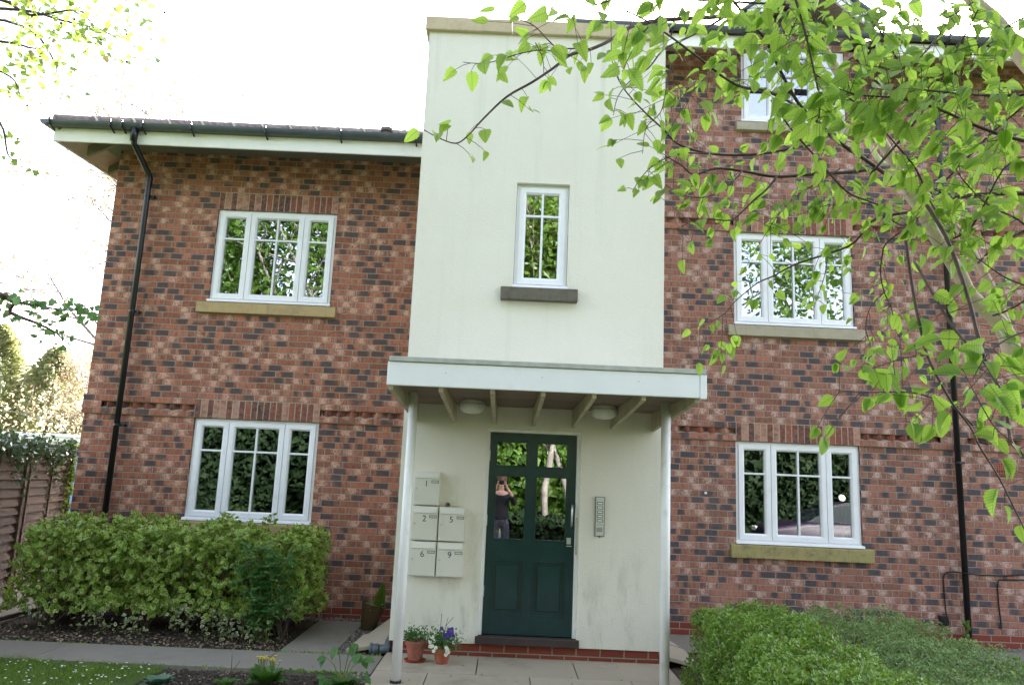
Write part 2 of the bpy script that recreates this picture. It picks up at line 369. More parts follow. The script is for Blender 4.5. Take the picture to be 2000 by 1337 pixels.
M['twig'] = simple('dark_twig', (.075, .045, .035), .6, .35, 18, .001)
M['greybark'] = simple('grey_bark', (.15, .135, .12), .9, .3, 10, .01, 12)
k = NT('birch_bark'); p_ = k.pos()
c_ = k.mix(k.noise(p_, 9, 5, .6), (.42, .31, .22), (.60, .50, .38)); c_ = k.mix(k.ss(k.noise(k.scale(p_, (40, 40, 160)), 1, 2), .66, .75, 0, .8), c_, (.16, .09, .06))
c_ = k.mix(k.ss(k.noise(p_, 3.2, 4), .6, .72, 0, .6), c_, (.16, .15, .09))
M['birch'] = k.done(k.bsdf(c_, .7, k.bump(k.noise(k.scale(p_, (12, 12, 60)), 1, 4), .003), .3))

L = {}
L['birch'] = leaf_mat('birch_leaf', (.105, .235, .03), (.175, .33, .048), (.46, .73, .10), .57, .42, veins=9, aged=False)
L['euon'] = leaf_mat('variegated_euonymus_leaf', (.13, .26, .02), (.20, .34, .035), (.36, .52, .05), .30, .30, edge=(.60, .68, .22))
L['euonP'] = leaf_mat('pale_euonymus_leaf', (.09, .15, .04), (.13, .19, .06), (.2, .3, .06), .2, .35, edge=(.55, .55, .34))
L['box'] = leaf_mat('box_leaf', (.13, .26, .03), (.20, .34, .045), (.32, .50, .05), .28, .28, spec=.6)
L['grey'] = leaf_mat('grey_green_leaf', (.15, .26, .075), (.23, .34, .12), (.33, .48, .13), .25, .5)
L['rose'] = leaf_mat('dark_compound_leaf', (.045, .14, .03), (.08, .20, .045), (.13, .32, .04), .25, .45)
L['ivy'] = leaf_mat('ivy_leaf', (.03, .075, .03), (.07, .13, .05), (.10, .2, .05), .2, .22, spec=.8)
L['ivyL'] = leaf_mat('young_ivy_leaf', (.07, .15, .03), (.12, .21, .04), (.3, .45, .07), .35, .4)
L['alder'] = leaf_mat('alder_leaf', (.07, .14, .03), (.11, .19, .04), (.34, .50, .09), .5, .4)
L['alderD'] = leaf_mat('alder_leaf_shaded', (.07, .17, .06), (.11, .22, .08), (.22, .42, .10), .45, .3)  # alder leaf again, the lower branch's shade put into its colour
L['tree'] = leaf_mat('tree_leaf', (.045, .105, .018), (.085, .15, .028), (.20, .34, .045), .35, .4, aged=False)
L['laurel'] = leaf_mat('laurel_leaf_shade_tone', (.006, .015, .005), (.014, .028, .009), (.02, .04, .008), .08, .75, spec=.15, aged=False)  # near-black leaf colour carries the shade lying on the banks
L['conifer'] = leaf_mat('conifer_spray', (.20, .23, .09), (.28, .30, .14), (.46, .50, .22), .35, .6)
L['orange'] = leaf_mat('orange_bud', (.42, .31, .20), (.50, .42, .28), (.6, .45, .28), .40, .6)
L['yellow'] = simple('yellow_petal', (.62, .50, .04), .6, .15, 30)
L['purple'] = simple('purple_petal', (.07, .04, .26), .6, .3, 40)
L['whitep'] = simple('white_petal', (.80, .80, .68), .6, .08, 40)
L['grass'] = leaf_mat('grass_blade', (.15, .28, .03), (.24, .38, .05), (.2, .36, .04), .3, .5)
L['hosta'] = leaf_mat('primrose_leaf', (.06, .17, .03), (.10, .24, .05), (.20, .42, .05), .3, .4, veins=6, aged=False)
L['catkin'] = simple('brown_cone', (.06, .04, .03), .8, .2, 20)
L['fern'] = leaf_mat('bright_conifer_spray', (.10, .20, .015), (.15, .26, .03), (.25, .4, .03), .3, .6)

# ------------------------------------------------------------------ leaves
def tpl_fold(wd=.3, fold=.08, droop=0.):
    v = [(0, 0, 0), (-wd, .45, fold), (0, .5, -droop * .3), (wd, .45, fold), (0, 1, -droop)]
    return np.array(v, float), [(0, 2, 1), (0, 3, 2), (1, 2, 4), (2, 3, 4)]
def tpl_oval(wd=.32, fold=.06, droop=.1, n=5, serr=0., tip=1.0, base=.5):
    ys = [i / n for i in range(n + 1)]; rib = [(0, y, -droop * y * y) for y in ys]
    def hw(y): return wd * (math.sin(math.pi * min(1, y ** base)) ** .8 if 0 < y < 1 else 0)
    v = list(rib); left = []; right = []
    for sgn, lst in ((-1, left), (1, right)):
        for i in range(1, n):
            y = ys[i]; w_ = hw(y) * (1 + (serr if i % 2 else -serr)); lst.append(len(v))
            v.append((sgn * w_, y + (.02 if serr else 0), -droop * y * y + fold * w_ / wd))
    f = []
    for sgn, lst in ((-1, left), (1, right)):
        e = [0] + lst + [n]
        for i in range(n):
            q = [i, i + 1, e[i + 1], e[i]]; q = [a for j, a in enumerate(q) if a not in q[:j]]
            f.append(tuple(q if sgn < 0 else q[::-1]))
    return np.array(v, float), f
def norm(a): return a / (np.linalg.norm(a, axis=1, keepdims=True) + 1e-9)
def leaves(name, pos, dirs, nrm, size, tpl, mat, parent=None, loc=None, smooth=True):
    tv, tf = tpl; N = len(pos)
    d = norm(dirs); s = norm(np.cross(d, nrm)); n = np.cross(s, d)
    size = np.broadcast_to(size, (N,))
    V = (pos[:, None, :] + size[:, None, None] * (tv[None, :, 0:1] * s[:, None, :] + tv[None, :, 1:2] * d[:, None, :] + tv[None, :, 2:3] * n[:, None, :])).reshape(-1, 3)
    o0 = np.array(org(parent) if parent is not None else (loc or (0, 0, 0))); V = V - o0
    nv = len(tv); flat = np.concatenate([np.array(f) for f in tf]); tot = np.array([len(f) for f in tf])
    loops = (flat[None, :] + (np.arange(N) * nv)[:, None]).ravel()
    totals = np.tile(tot, N); starts = np.concatenate([[0], np.cumsum(totals)[:-1]])
    me = bpy.data.meshes.new(name); me.vertices.add(len(V)); me.vertices.foreach_set('co', V.astype(np.float32).ravel())
    me.loops.add(len(loops)); me.loops.foreach_set('vertex_index', loops.astype(np.int32))
    me.polygons.add(len(totals)); me.polygons.foreach_set('loop_start', starts.astype(np.int32)); me.polygons.foreach_set('loop_total', totals.astype(np.int32))
    uvt = tv[flat][:, :2] + np.array([.5, 0]); l = me.uv_layers.new(name='uv')
    l.data.foreach_set('uv', np.tile(uvt, (N, 1)).astype(np.float32).ravel())
    if smooth: me.polygons.foreach_set('use_smooth', [True] * len(totals))
    me.update(); me.validate(); me.materials.append(mat)
    o = bpy.data.objects.new(name, me); C.objects.link(o)
    if parent is not None: o.parent = parent
    else: o.location = tuple(o0)
    ORG[o.name] = tuple(o0); return o
def rvec(n): return norm(rng.normal(size=(n, 3)))
T_DIA = tpl_fold(.28, .08); T_NEED = tpl_fold(.12, .03); T_OV = tpl_oval(.34, .07, .12, 4, base=.75); T_IVY = tpl_oval(.45, .05, .1, 4, serr=.18, base=.6)
T_BIRCH = tpl_oval(.345, .06, .18, 13, serr=.07, base=.60); T_BIRCH2 = tpl_oval(.31, .17, .38, 13, serr=.07, base=.62); T_BLADE = tpl_fold(.035, .01, .2)
T_HOSTA = tpl_oval(.36, .08, .25, 6, base=.8)

# =================================================================== BUILDING
T = -1.70                                    # front plane of the rendered tower
bld = thing('apartment_building', (5.3, 0, 0), 'red brick apartment block with flashed dark bricks, cream rendered entrance tower and green front door', 'building')
def wall_grid(xs, zs, holes, y0, y1, mb=None):
    mb = mb or MB()
    xs = sorted(set(xs + [h[0] for h in holes] + [h[1] for h in holes])); zs = sorted(set(zs + [h[2] for h in holes] + [h[3] for h in holes]))
    def solid(i, j):
        if i < 0 or j < 0 or i >= len(xs) - 1 or j >= len(zs) - 1: return False
        cx = (xs[i] + xs[i + 1]) / 2; cz = (zs[j] + zs[j + 1]) / 2
        return not any(a < cx < b and c < cz < d for a, b, c, d in holes)
    for i in range(len(xs) - 1):
        for j in range(len(zs) - 1):
            if not solid(i, j): continue
            a, b, c, d = xs[i], xs[i + 1], zs[j], zs[j + 1]
            mb.add([(a, y0, c), (b, y0, c), (b, y0, d), (a, y0, d)], [(0, 1, 2, 3)])
            mb.add([(a, y1, c), (b, y1, c), (b, y1, d), (a, y1, d)], [(3, 2, 1, 0)])
            if not solid(i - 1, j): mb.add([(a, y0, c), (a, y1, c), (a, y1, d), (a, y0, d)], [(3, 2, 1, 0)])
            if not solid(i + 1, j): mb.add([(b, y0, c), (b, y1, c), (b, y1, d), (b, y0, d)], [(0, 1, 2, 3)])
            if not solid(i, j - 1): mb.add([(a, y0, c), (b, y0, c), (b, y1, c), (a, y1, c)], [(3, 2, 1, 0)])
            if not solid(i, j + 1): mb.add([(a, y0, d), (b, y0, d), (b, y1, d), (a, y1, d)], [(0, 1, 2, 3)])
    return mb
WL0, WL1 = 1.325, 2.825; WR0, WR1 = 7.832, 9.325
LT = 5.78; RT = 7.30; X3a, X3b = 7.95, 9.32; Z3a, Z3b = 6.36, 7.42
# left wing
DT = (2.325, 2.40)
holesL = [(WL0, WL1, 1.05, 2.25), (WL0, WL1, 3.675, 4.875), (.20, WL0, *DT), (WL1, 4.3, *DT)]
w1 = wall_grid([0, 4.4], [-.2, LT], holesL, 0, .25)
# side wall, splayed a little, and rear
w1.hexa([(0, .25, -.2), (.25, .25, -.2), (1.2, 8, -.2), (.95, 8, -.2), (0, .25, LT), (.25, .25, LT), (1.2, 8, LT), (.95, 8, LT)])
w1.box(.95, 6.0, 8.0, 8.25, -.2, LT)
w1.box(0.18, 4.3, .044, .08, 2.30, 2.42)
w1.build('brick_wall', M['brickL'], bld)
bandL = MB()
for a, b in ((WL1 + .004, 4.3), (-.022, WL0 - .004)):
    if a < 0: bandL.build('brick_band', M['brickL'], bld); bandL = MB()
    bandL.box(a, b, -.022, .05, 2.402, 2.475); bandL.box(a, b, -.022, .05, 2.25, 2.323)
bandL.box(-.022, .20, -.022, .05, 2.323, 2.402)
bandL.box(-.022, .0, .05, .6, 2.25, 2.475)
bandL.build('brick_band', M['brickL'], bld)
# right block
holesR = [(WR0, WR1, 1.05, 2.25), (WR0, WR1, 3.675, 4.875), (X3a, X3b, Z3a, RT + .2), (6.3, WR0, *DT), (WR1, 10.30, *DT), (10.62, 13.0, *DT)]
DT2 = (4.95, 5.025)
holesR += [(6.3, WR0, *DT2), (WR1, 13.0, *DT2)]
w2 = wall_grid([6.2, 15.0], [-.2, RT], holesR, 0, .25)
w2.box(6.2, 6.45, .25, 8, -.2, RT); w2.box(14.75, 15, .25, 8, -.2, RT); w2.box(6.2, 15, 8, 8.25, -.2, RT)
w2.box(6.25, 13.0, .044, .08, 2.30, 2.42); w2.box(6.25, 13.0, .044, .08, 4.93, 5.05)
w2.build('brick_wall', M['brickR'], bld)
bandR = MB()
for z0 in (2.25, 4.875):
    for a, b in ((6.25, WR0 - .004), (WR1 + .004, 15.0)):
        bandR = MB(); bandR.box(a, b, -.022, .05, z0 + .152, z0 + .225); bandR.box(a, b, -.022, .05, z0, z0 + .073)
        if a > 7 and z0 < 3: bandR.box(10.30, 10.62, -.022, .05, 2.323, 2.402)
        bandR.build('brick_band', M['brickR'], bld)
# dogtooth bricks set at 45 degrees
dt = MB()
def dogtooth(a, b, z0, z1):
    x = a + .02
    while x + .13 < b:
        j = rnd.uniform(-.006, .006)
        dt.add([(x, .045, z0), (x + .07 + j, -.034, z0), (x + .14, .045, z0), (x, .045, z1), (x + .07 + j, -.034, z1), (x + .14, .045, z1)],
               [(2, 1, 0), (3, 4, 5), (0, 1, 4, 3), (1, 2, 5, 4)])
        x += .152
for a, b, z_ in ((.20, WL0, 2.325), (WL1, 4.3, 2.325), (6.4, WR0, 2.325), (WR1, 10.30, 2.325), (10.62, 13, 2.325), (6.4, WR0, 4.95), (WR1, 13, 4.95)):
    dt = MB(); dogtooth(a, b, z_ + .002, z_ + .073); o = dt.build('dogtooth_course', M['ibrick'], bld)
    mm = MB(); mm.prism_x([(-.018, z_ - .001), (.046, z_ - .001), (.046, z_ + .022)], a + .002, b - .002); mm.build('mortar_fillet', M['mortar'], o)
# soldier lintels
def lintel(x0, z0, y0, n=20, wd=.075):
    mb = MB(); mm = MB()
    for i in range(n):
        a = x0 + i * wd
        mb.box(a + .0062, a + wd - .0062, y0 + rnd.uniform(-.002, .002), .06, z0 + rnd.uniform(-.001, .004), z0 + .217)
    o = mb.build('soldier_lintel', M['ibrick'], bld, bevel=.003)
    mm.box(x0, x0 + n * wd, y0 + .003, .10, z0 + .002, z0 + .2245); mm.build('mortar_bed', M['mortar'], o)
lintel(WL0, 2.25, -.022); lintel(WL0, 4.875, -.004); lintel(WR0, 2.25, -.022); lintel(WR0, 4.875, -.022)
# sills
def sill(x0, x1, z0, z1, y0, mat, yb=.02):
    mb = MB(); mb.prism_x([(y0, z0), (yb, z0), (yb, z1 + .012), (y0 + .005, z1 - .008)], x0, x1)
    mb.build('stone_sill', mat, bld, bevel=.006)
sill(1.205, 2.915, 3.535, 3.672, -.06, M['sand']); sill(1.205, 2.915, .90, 1.047, -.06, M['sand'])
sill(7.745, 9.42, 3.535, 3.672, -.06, M['sandP']); sill(7.755, 9.43, .895, 1.047, -.06, M['sandL'])
sill(7.87, 9.42, 6.235, 6.352, -.06, M['sandP'])
sill(4.957, 5.732, 3.450, 3.585, T - .09, M['sandD'], T + .02)
# windows -----------------------------------------------------------
def frame_ring(mb, x0, x1, z0, z1, wl, wr, wb, wt, y0, y1):
    mb.box(x0, x0 + wl, y0, y1, z0, z1); mb.box(x1 - wr, x1, y0, y1, z0, z1)
    mb.box(x0 + wl, x1 - wr, y0, y1, z0, z0 + wb); mb.box(x0 + wl, x1 - wr, y0, y1, z1 - wt, z1)
def sash_ring(x0, x1, z0, z1, w_, y0, y1, win):
    # mitred ring with a sloping inner bead
    b = .018; o = [(x0, z0), (x1, z0), (x1, z1), (x0, z1)]; i1 = [(x0 + w_ - b, z0 + w_ - b), (x1 - w_ + b, z0 + w_ - b), (x1 - w_ + b, z1 - w_ + b), (x0 + w_ - b, z1 - w_ + b)]
    i2 = [(x0 + w_, z0 + w_), (x1 - w_, z0 + w_), (x1 - w_, z1 - w_), (x0 + w_, z1 - w_)]
    v = [(x, y1, z) for x, z in o] + [(x, y0, z) for x, z in o] + [(x, y0, z) for x, z in i1] + [(x, y0 + .018, z) for x, z in i2] + [(x, y1, z) for x, z in i2]
    f = []
    for k_ in range(4):
        n_ = (k_ + 1) % 4
        for r_ in range(4): f.append((r_ * 4 + k_, r_ * 4 + n_, (r_ + 1) * 4 + n_, (r_ + 1) * 4 + k_))
    mkobj('sash', v, f, M['upvc'], win, bevel=.0025)
def window(x0, x1, z0, z1, lights, hbar, yb=0.0, glass=None, bar=True):
    glass = glass or M['glass']
    mb = MB(); yf = yb + .028
    frame_ring(mb, x0 + .003, x1 - .003, z0 + .035, z1 - .002, .035, .035, .03, .045, yf, yb + .11)
    for a, b, c in lights[1:]: mb.box(a - .012, a + .012, yf, yb + .11, z0 + .065, z1 - .047)
    mb.prism_x([(yb - .035, z0 + .004), (yb + .06, z0 + .004), (yb + .06, z0 + .045), (yb - .03, z0 + .032)], x0 - .01, x1 + .01)
    win = mb.build('window', M['upvc'], bld, bevel=.004)
    for a, b, c in lights:
        s = .07; sash_ring(a + .004, b - .004, z0 + .052, z1 - .034, s + .0, yf - .018, yb + .10, win)
        ga, gb, gz0, gz1 = a + s, b - s, z0 + .052 + s - .006, z1 - .034 - s + .006
        if c:
            bb = MB(); bb.box((a + b) / 2 - .011, (a + b) / 2 + .011, yf - .006, yf + .02, gz0, gz1); bb.build('glazing_bar', M['upvc'], win, bevel=.003)
        bb = MB(); bb.box(ga, gb, yf - .004, yf + .021, hbar - .011, hbar + .011); bb.build('glazing_bar', M['upvc'], win, bevel=.003)
        g = MB(); g.box(ga - .01, gb + .01, yf + .022, yf + .028, gz0 - .01, gz1 + .01); g.build('pane', glass, win)
    return win
def tri(x0, x1): return [(x0 + .035, x0 + .425, False), (x0 + .425, x1 - .405, True), (x1 - .405, x1 - .035, False)]
window(WL0, WL1, 1.05, 2.25, tri(WL0, WL1), 1.87)
window(WL0, WL1, 3.675, 4.875, tri(WL0, WL1), 4.50)
window(WR0, WR1, 1.05, 2.25, tri(WR0, WR1), 1.87)
window(WR0, WR1, 3.675, 4.875, tri(WR0, WR1), 4.50)
window(X3a, X3b, Z3a, Z3b, tri(X3a, X3b), 7.05)
TW = (5.078, 5.625, 3.59, 4.715)
window(*TW, [(TW[0] + .03, TW[1] - .03, True)], 4.375, yb=T + .03, glass=M['glassF'])
# rooms behind the glass
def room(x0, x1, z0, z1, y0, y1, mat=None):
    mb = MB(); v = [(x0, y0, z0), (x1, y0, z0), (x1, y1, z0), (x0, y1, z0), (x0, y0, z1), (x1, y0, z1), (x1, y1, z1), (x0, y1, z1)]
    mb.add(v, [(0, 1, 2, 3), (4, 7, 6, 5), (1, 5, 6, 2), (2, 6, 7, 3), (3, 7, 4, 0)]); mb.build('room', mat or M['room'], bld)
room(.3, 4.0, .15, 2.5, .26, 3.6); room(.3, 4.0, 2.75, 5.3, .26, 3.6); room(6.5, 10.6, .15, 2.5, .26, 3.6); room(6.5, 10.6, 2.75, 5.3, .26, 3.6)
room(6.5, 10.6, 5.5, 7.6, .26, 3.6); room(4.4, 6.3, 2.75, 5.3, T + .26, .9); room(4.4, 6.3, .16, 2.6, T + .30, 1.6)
# curtains
def curtain(x0, x1, z0, z1, y):
    n = 30; v = []; f = []
    for i in range(n + 1):
        x = x0 + (x1 - x0) * i / n; yy = y + .03 * math.sin(i * 1.35)
        v += [(x, yy, z0), (x, yy, z1), (x, yy + .006, z0), (x, yy + .006, z1)]
    for i in range(n): a = i * 4; f += [(a, a + 4, a + 5, a + 1), (a + 6, a + 2, a + 3, a + 7)]
    mkobj('curtain', v, f, M['curtain'], bld, smooth=True)
curtain(1.36, 1.56, 1.1, 2.24, .20); curtain(7.85, 7.95, 3.7, 4.86, .33)

# tower -------------------------------------------------------------
TX0, TX1 = 4.062, 6.612
DX0, DX1, DZ0, DZ1 = 4.889, 5.812, .215, 2.158
tw = wall_grid([TX0, TX1], [.15, 6.39], [(DX0, DX1, .15, DZ1), TW], T, T + .25)
tw.box(TX0, TX0 + .25, T + .25, 1.6, .15, 6.39); tw.box(TX1 - .25, TX1, T + .25, 1.6, .15, 6.39); tw.box(TX0, TX1, 1.6, 1.8, 4, 6.39)
tw.build('rendered_tower_wall', M['render'], bld)
pl = MB()
for a, b in ((TX0 + .03, TX1 - .02),): pl.box(a, b, T + .02, T + .24, -.1, .148)
pl.box(TX0 + .02, TX0 + .2, T + .24, 0, -.1, .148); pl.box(TX1 - .2, TX1 - .02, T + .24, 0, -.1, .148)
pl.build('brick_plinth', M['brickR'], bld)
cp = MB()
xs = [TX0 - .045, 4.95, 5.8, TX1 + .03]
for a, b in zip(xs[:-1], xs[1:]): cp.box(a + .002, b - .002, T - .045, T + .32, 6.39, 6.545)
cp.box(TX0 - .045, TX0 + .3, T + .325, 1.8, 6.39, 6.545); cp.box(TX1 - .3, TX1 + .03, T + .325, 1.8, 6.39, 6.545); cp.box(TX0, TX1, T + .3, 1.7, 6.30, 6.46)
cp.build('coping', M['coping'], bld, bevel=.01)
# door frame, door
df = MB(); yd = T + .035
df.box(DX0 - .002, DX0 + .032, yd, T + .16, .225, DZ1); df.box(DX1 - .036, DX1 + .002, yd, T + .16, .225, DZ1); df.box(DX0 + .032, DX1 - .036, yd, T + .16, DZ1 - .03, DZ1)
df.build('door_frame', M['white'], bld, bevel=.003)
th = MB(); th.box(4.865, 5.838, T - .03, T + .2, .152, .222); th.build('door_threshold', M['thresh'], bld, bevel=.006)
D0, D1 = 4.925, 5.772; dy = T + .055
PX = ((4.985, 5.295), (5.383, 5.695))
hd = [(a, b, z0, z1) for a, b in PX for z0, z1 in ((1.10, 1.715), (1.797, 2.045), (.41, .912))]
dm = wall_grid([D0, D1], [.232, 2.124], hd, dy, dy + .044)
door = dm.build('front_door', M['green'], bld, bevel=.002)
pm = MB()
for a, b in PX:
    pm.box(a, b, dy + .02, dy + .035, .41, .912)
    pm.box(a + .045, b - .045, dy + .006, dy + .022, .455, .867)
pm.build('door_panel', M['green'], door, bevel=.006)
bd = MB()
for a, b, z0, z1 in hd: frame_ring(bd, a - .004, b + .004, z0 - .004, z1 + .004, .016, .016, .016, .016, dy - .005, dy + .012)
bd.build('panel_moulding', M['green'], door, bevel=.003)
for a, b in PX:
    for z0, z1 in ((1.10, 1.715), (1.797, 2.045)):
        g = MB(); g.box(a - .005, b + .005, dy + .022, dy + .028, z0 - .005, z1 + .005); g.build('glass_pane', M['glassD'], door)
hn = MB(); hn.tube([(5.742, dy, 1.25), (5.742, dy - .035, 1.262), (5.742, dy - .045, 1.30), (5.744, dy - .045, 1.41), (5.744, dy - .035, 1.45), (5.744, dy, 1.462)], .009, 10)
hn.build('door_handle', M['steel'], door, smooth=True)
lk = MB(); lk.box(5.70, 5.742, dy - .008, dy + .002, 1.085, 1.145); lk.box(5.70, 5.748, dy - .012, dy + .002, 1.062, 1.072); lk.tube([(5.721, dy - .006, 1.115), (5.721, dy - .018, 1.115)], .012, 12)
lk.build('lock', M['steel'], door, bevel=.002)
kp = MB(); kp.box(DX1 - .030, DX1 - .010, yd - .003, yd + .002, .99, 1.34); kp.build('strike_plate', M['steel'], bld)
for z in (1.90, 1.28, .62): hg = MB(); hg.tube([(D0 - .004, dy - .006, z - .05), (D0 - .004, dy - .006, z + .05)], .008, 8); hg.build('hinge', M['plate'], door)
# canopy ------------------------------------------------------------
CX0, CX1, CY = 4.155, 6.578, -3.50
cn = MB(); cn.box(CX0 + .02, CX1 - .02, CY + .03, T - .002, 2.46, 2.53)
canopy = cn.build('entrance_canopy', M['cslat'], bld)
sf = MB(); y = CY + .035
while y < T - .02:
    sf.box(CX0 + .02, CX1 - .02, y, y + .044, 2.372, 2.386 if rnd.random() < .9 else 2.384); y += .05
sf.box(CX0 + .02, CX1 - .02, CY + .03, T - .002, 2.380, 2.46); sf.build('canopy_soffit', M['cslat'], canopy)
fa = MB(); fa.box(CX0, CX1 - .052, CY, CY + .028, 2.332, 2.512); fa.box(CX1 - .05, CX1, CY - .006, CY + .03, 2.325, 2.512); fa.box(CX0, CX0 + .025, CY + .029, T - .003, 2.332, 2.512); fa.box(CX1 - .027, CX1 - .002, CY + .031, T - .003, 2.332, 2.512)
fa.build('canopy_fascia', M['upvc'], canopy, bevel=.006)
lp = MB(); lp.box(CX0 + .01, CX1 - .005, CY - .012, CY + .05, 2.515, 2.552); lp.box(CX0 + .01, CX1 - .005, CY + .05, T - .002, 2.53, 2.548)
lp.build('roof_edge_trim', simple('felt_edge_grey', (.45, .46, .42), .7, .1, 14, dirt=(.3, .31, .26), dirts=9), canopy, bevel=.003)
for x in (4.60, 5.33, 6.06): sc = MB(); sc.tube([(x, CY + .001, 2.44), (x, CY - .003, 2.44)], .006, 8); sc.build('screw_cap', M['plate'], canopy)
for x in (4.185, 4.564, 4.956, 5.344, 5.732, 6.11, 6.515):
    rf = MB(); rf.prism_x([(CY + .045, 2.300), (T - .002, 2.195), (T - .002, 2.371), (CY + .045, 2.371)], x - .017, x + .017); rf.build('rafter', M['rafter'], canopy, bevel=.003)
for x in (4.278, 6.425):
    ps = MB(); ps.tube([(x, -2.75, .045), (x, -2.75, 2.37)], .040, 20); po = ps.build('canopy_post', M['white'], canopy, smooth=True)
    ps = MB(); ps.tube([(x, -2.75, .035), (x, -2.75, .06)], .046, 20); ps.build('post_foot', M['dark'], po)

# roofs ---------------------------------------------------------------
def gable_soffit(): pass
lf = MB(); lf.box(-.50, TX0 - .004 + .2, -.605, -.58, 5.43, 5.60)
lf.hexa([(-.50, -.579, 5.43), (-.475, -.579, 5.43), (.575, 8.5, 5.43), (.55, 8.5, 5.43), (-.50, -.579, 5.60), (-.475, -.579, 5.60), (.575, 8.5, 5.60), (.55, 8.5, 5.60)])
lf.build('fascia_board', M['fascia'], bld, bevel=.004)
sfl = MB()
a = .466
sfl.hexa([(-.474, -.578, 5.45), (4.3, -.578, 5.45), (4.3, .02, 5.45 + .6 * a), (0.02, .02, 5.45 + .6 * a), (-.474, -.578, 5.46), (4.3, -.578, 5.46), (4.3, .02, 5.46 + .6 * a), (0.02, .02, 5.46 + .6 * a)])
sfl.hexa([(-.474, -.578, 5.449), (0.02, .02, 5.449 + .6 * a), (1.02, 8, 5.449 + .6 * a), (.56, 8.4, 5.449), (-.474, -.578, 5.459), (0.02, .02, 5.459 + .6 * a), (1.02, 8, 5.459 + .6 * a), (.56, 8.4, 5.459)])
sfl.build('soffit', M['soffit'], bld)
for yb_, x_ in ((-.27, -.27), (.30, -.30), (1.0, -.2), (1.7, -.12)):
    rb = MB(); x1_ = .12 if yb_ < 0 else x_ + .36
    rb.prism_y([(x_, 5.40), (x1_, 5.40 + (x1_ - x_) * a), (x1_, 5.53 + (x1_ - x_) * a), (x_, 5.53)], yb_, yb_ + .05)
    rb.build('rafter_foot', M['rafterG'], bld)
rl = MB()
ex, ey, ez = -.56, -.66, 5.625
rl.add([(ex, ey, ez), (6.2, ey, ez), (6.2, 4, 7.80), (4.0, 4, 7.80), (.5, 8.6, ez), (6.2, 8.6, ez),
        (ex, ey, ez - .03), (6.2, ey, ez - .03), (.5, 8.6, ez - .03), (6.2, 8.6, ez - .03)],
       [(0, 1, 2, 3), (0, 3, 4), (4, 3, 2, 5), (6, 7, 1, 0), (8, 6, 0, 4), (5, 9, 8, 4), (1, 7, 9, 5, 2), (7, 6, 8, 9)])
roofL = rl.build('tiled_roof', M['tile'], bld)
hp0 = np.array([-.50, -.60, 5.655]); hp1 = np.array([4.0, 4, 7.83]); hd_ = (hp1 - hp0) / np.linalg.norm(hp1 - hp0); Lh = np.linalg.norm(hp1 - hp0)
ht = MB(); hm = MB(); s = 0.
while s < Lh:
    p0 = hp0 + hd_ * s; p1 = hp0 + hd_ * min(Lh, s + .43)
    ht.tube([p0, p1], [.105, .098], 14); hm.tube([p1 - hd_ * .005, p1 + hd_ * .025], .108, 14); s += .455
ht.tube([(4, 4, 7.83), (6.2, 4, 7.83)], .1, 12)
ht.build('hip_tiles', M['ridge'], roofL, smooth=False); tag(hm.build('hip_mortar', M['mort2'], roofL), kind='stuff')
et = MB(); x = -.5
while x < 4.0:
    et.prism_x([(-.655, 5.628), (-.655, 5.645), (-.35, 5.79), (-.35, 5.772)], x, x + .285); x += .30
et.build('eaves_tiles', M['tile'], roofL)
vt = MB(); vt.lathe([(.05, 0), (.05, .10), (.075, .11), (.075, .15), (.03, .17)], (3.42, -.30, 5.76), 14); vt.build('vent_cap', M['ridge'], roofL)
# right roof
rfa = MB(); rfa.box(5.72, 7.98, -.605, -.58, 7.03, 7.20); rfa.box(9.45, 15.5, -.605, -.58, 7.03, 7.20); rfa.box(5.72, 5.745, -.579, 8.5, 7.03, 7.20)
rfa.build('fascia_board', M['fascia'], bld, bevel=.004)
rsf = MB(); 
for a0, b0 in ((5.745, 7.98), (9.45, 15.5)):
    rsf.hexa([(a0, -.578, 7.05), (b0, -.578, 7.05), (b0, .02, 7.05 + .6 * a), (a0, .02, 7.05 + .6 * a), (a0, -.578, 7.06), (b0, -.578, 7.06), (b0, .02, 7.06 + .6 * a), (a0, .02, 7.06 + .6 * a)])
rsf.build('soffit', M['soffit'], bld)
rr = MB()
for a0, b0 in ((5.66, 7.97), (9.46, 15.5)):
    rr.add([(a0, -.66, 7.225), (b0, -.66, 7.225), (b0, 4, 9.40), (a0 if a0 > 6 else 8.0, 4, 9.40), (a0, -.66, 7.195), (b0, -.66, 7.195)], [(0, 1, 2, 3), (4, 5, 1, 0)])
rr.add([(5.66, -.66, 7.225), (8.0, 4, 9.4), (5.66, 8.6, 7.225), (15.5, 8.6, 7.225), (15.5, 4, 9.4)], [(0, 1, 2), (2, 1, 4, 3)])
rr.add([(7.97, .3, 7.67), (9.46, .3, 7.67), (9.46, 4, 9.40), (7.97, 4, 9.40)], [(0, 1, 2, 3)])
roofR = rr.build('tiled_roof', M['tile'], bld)
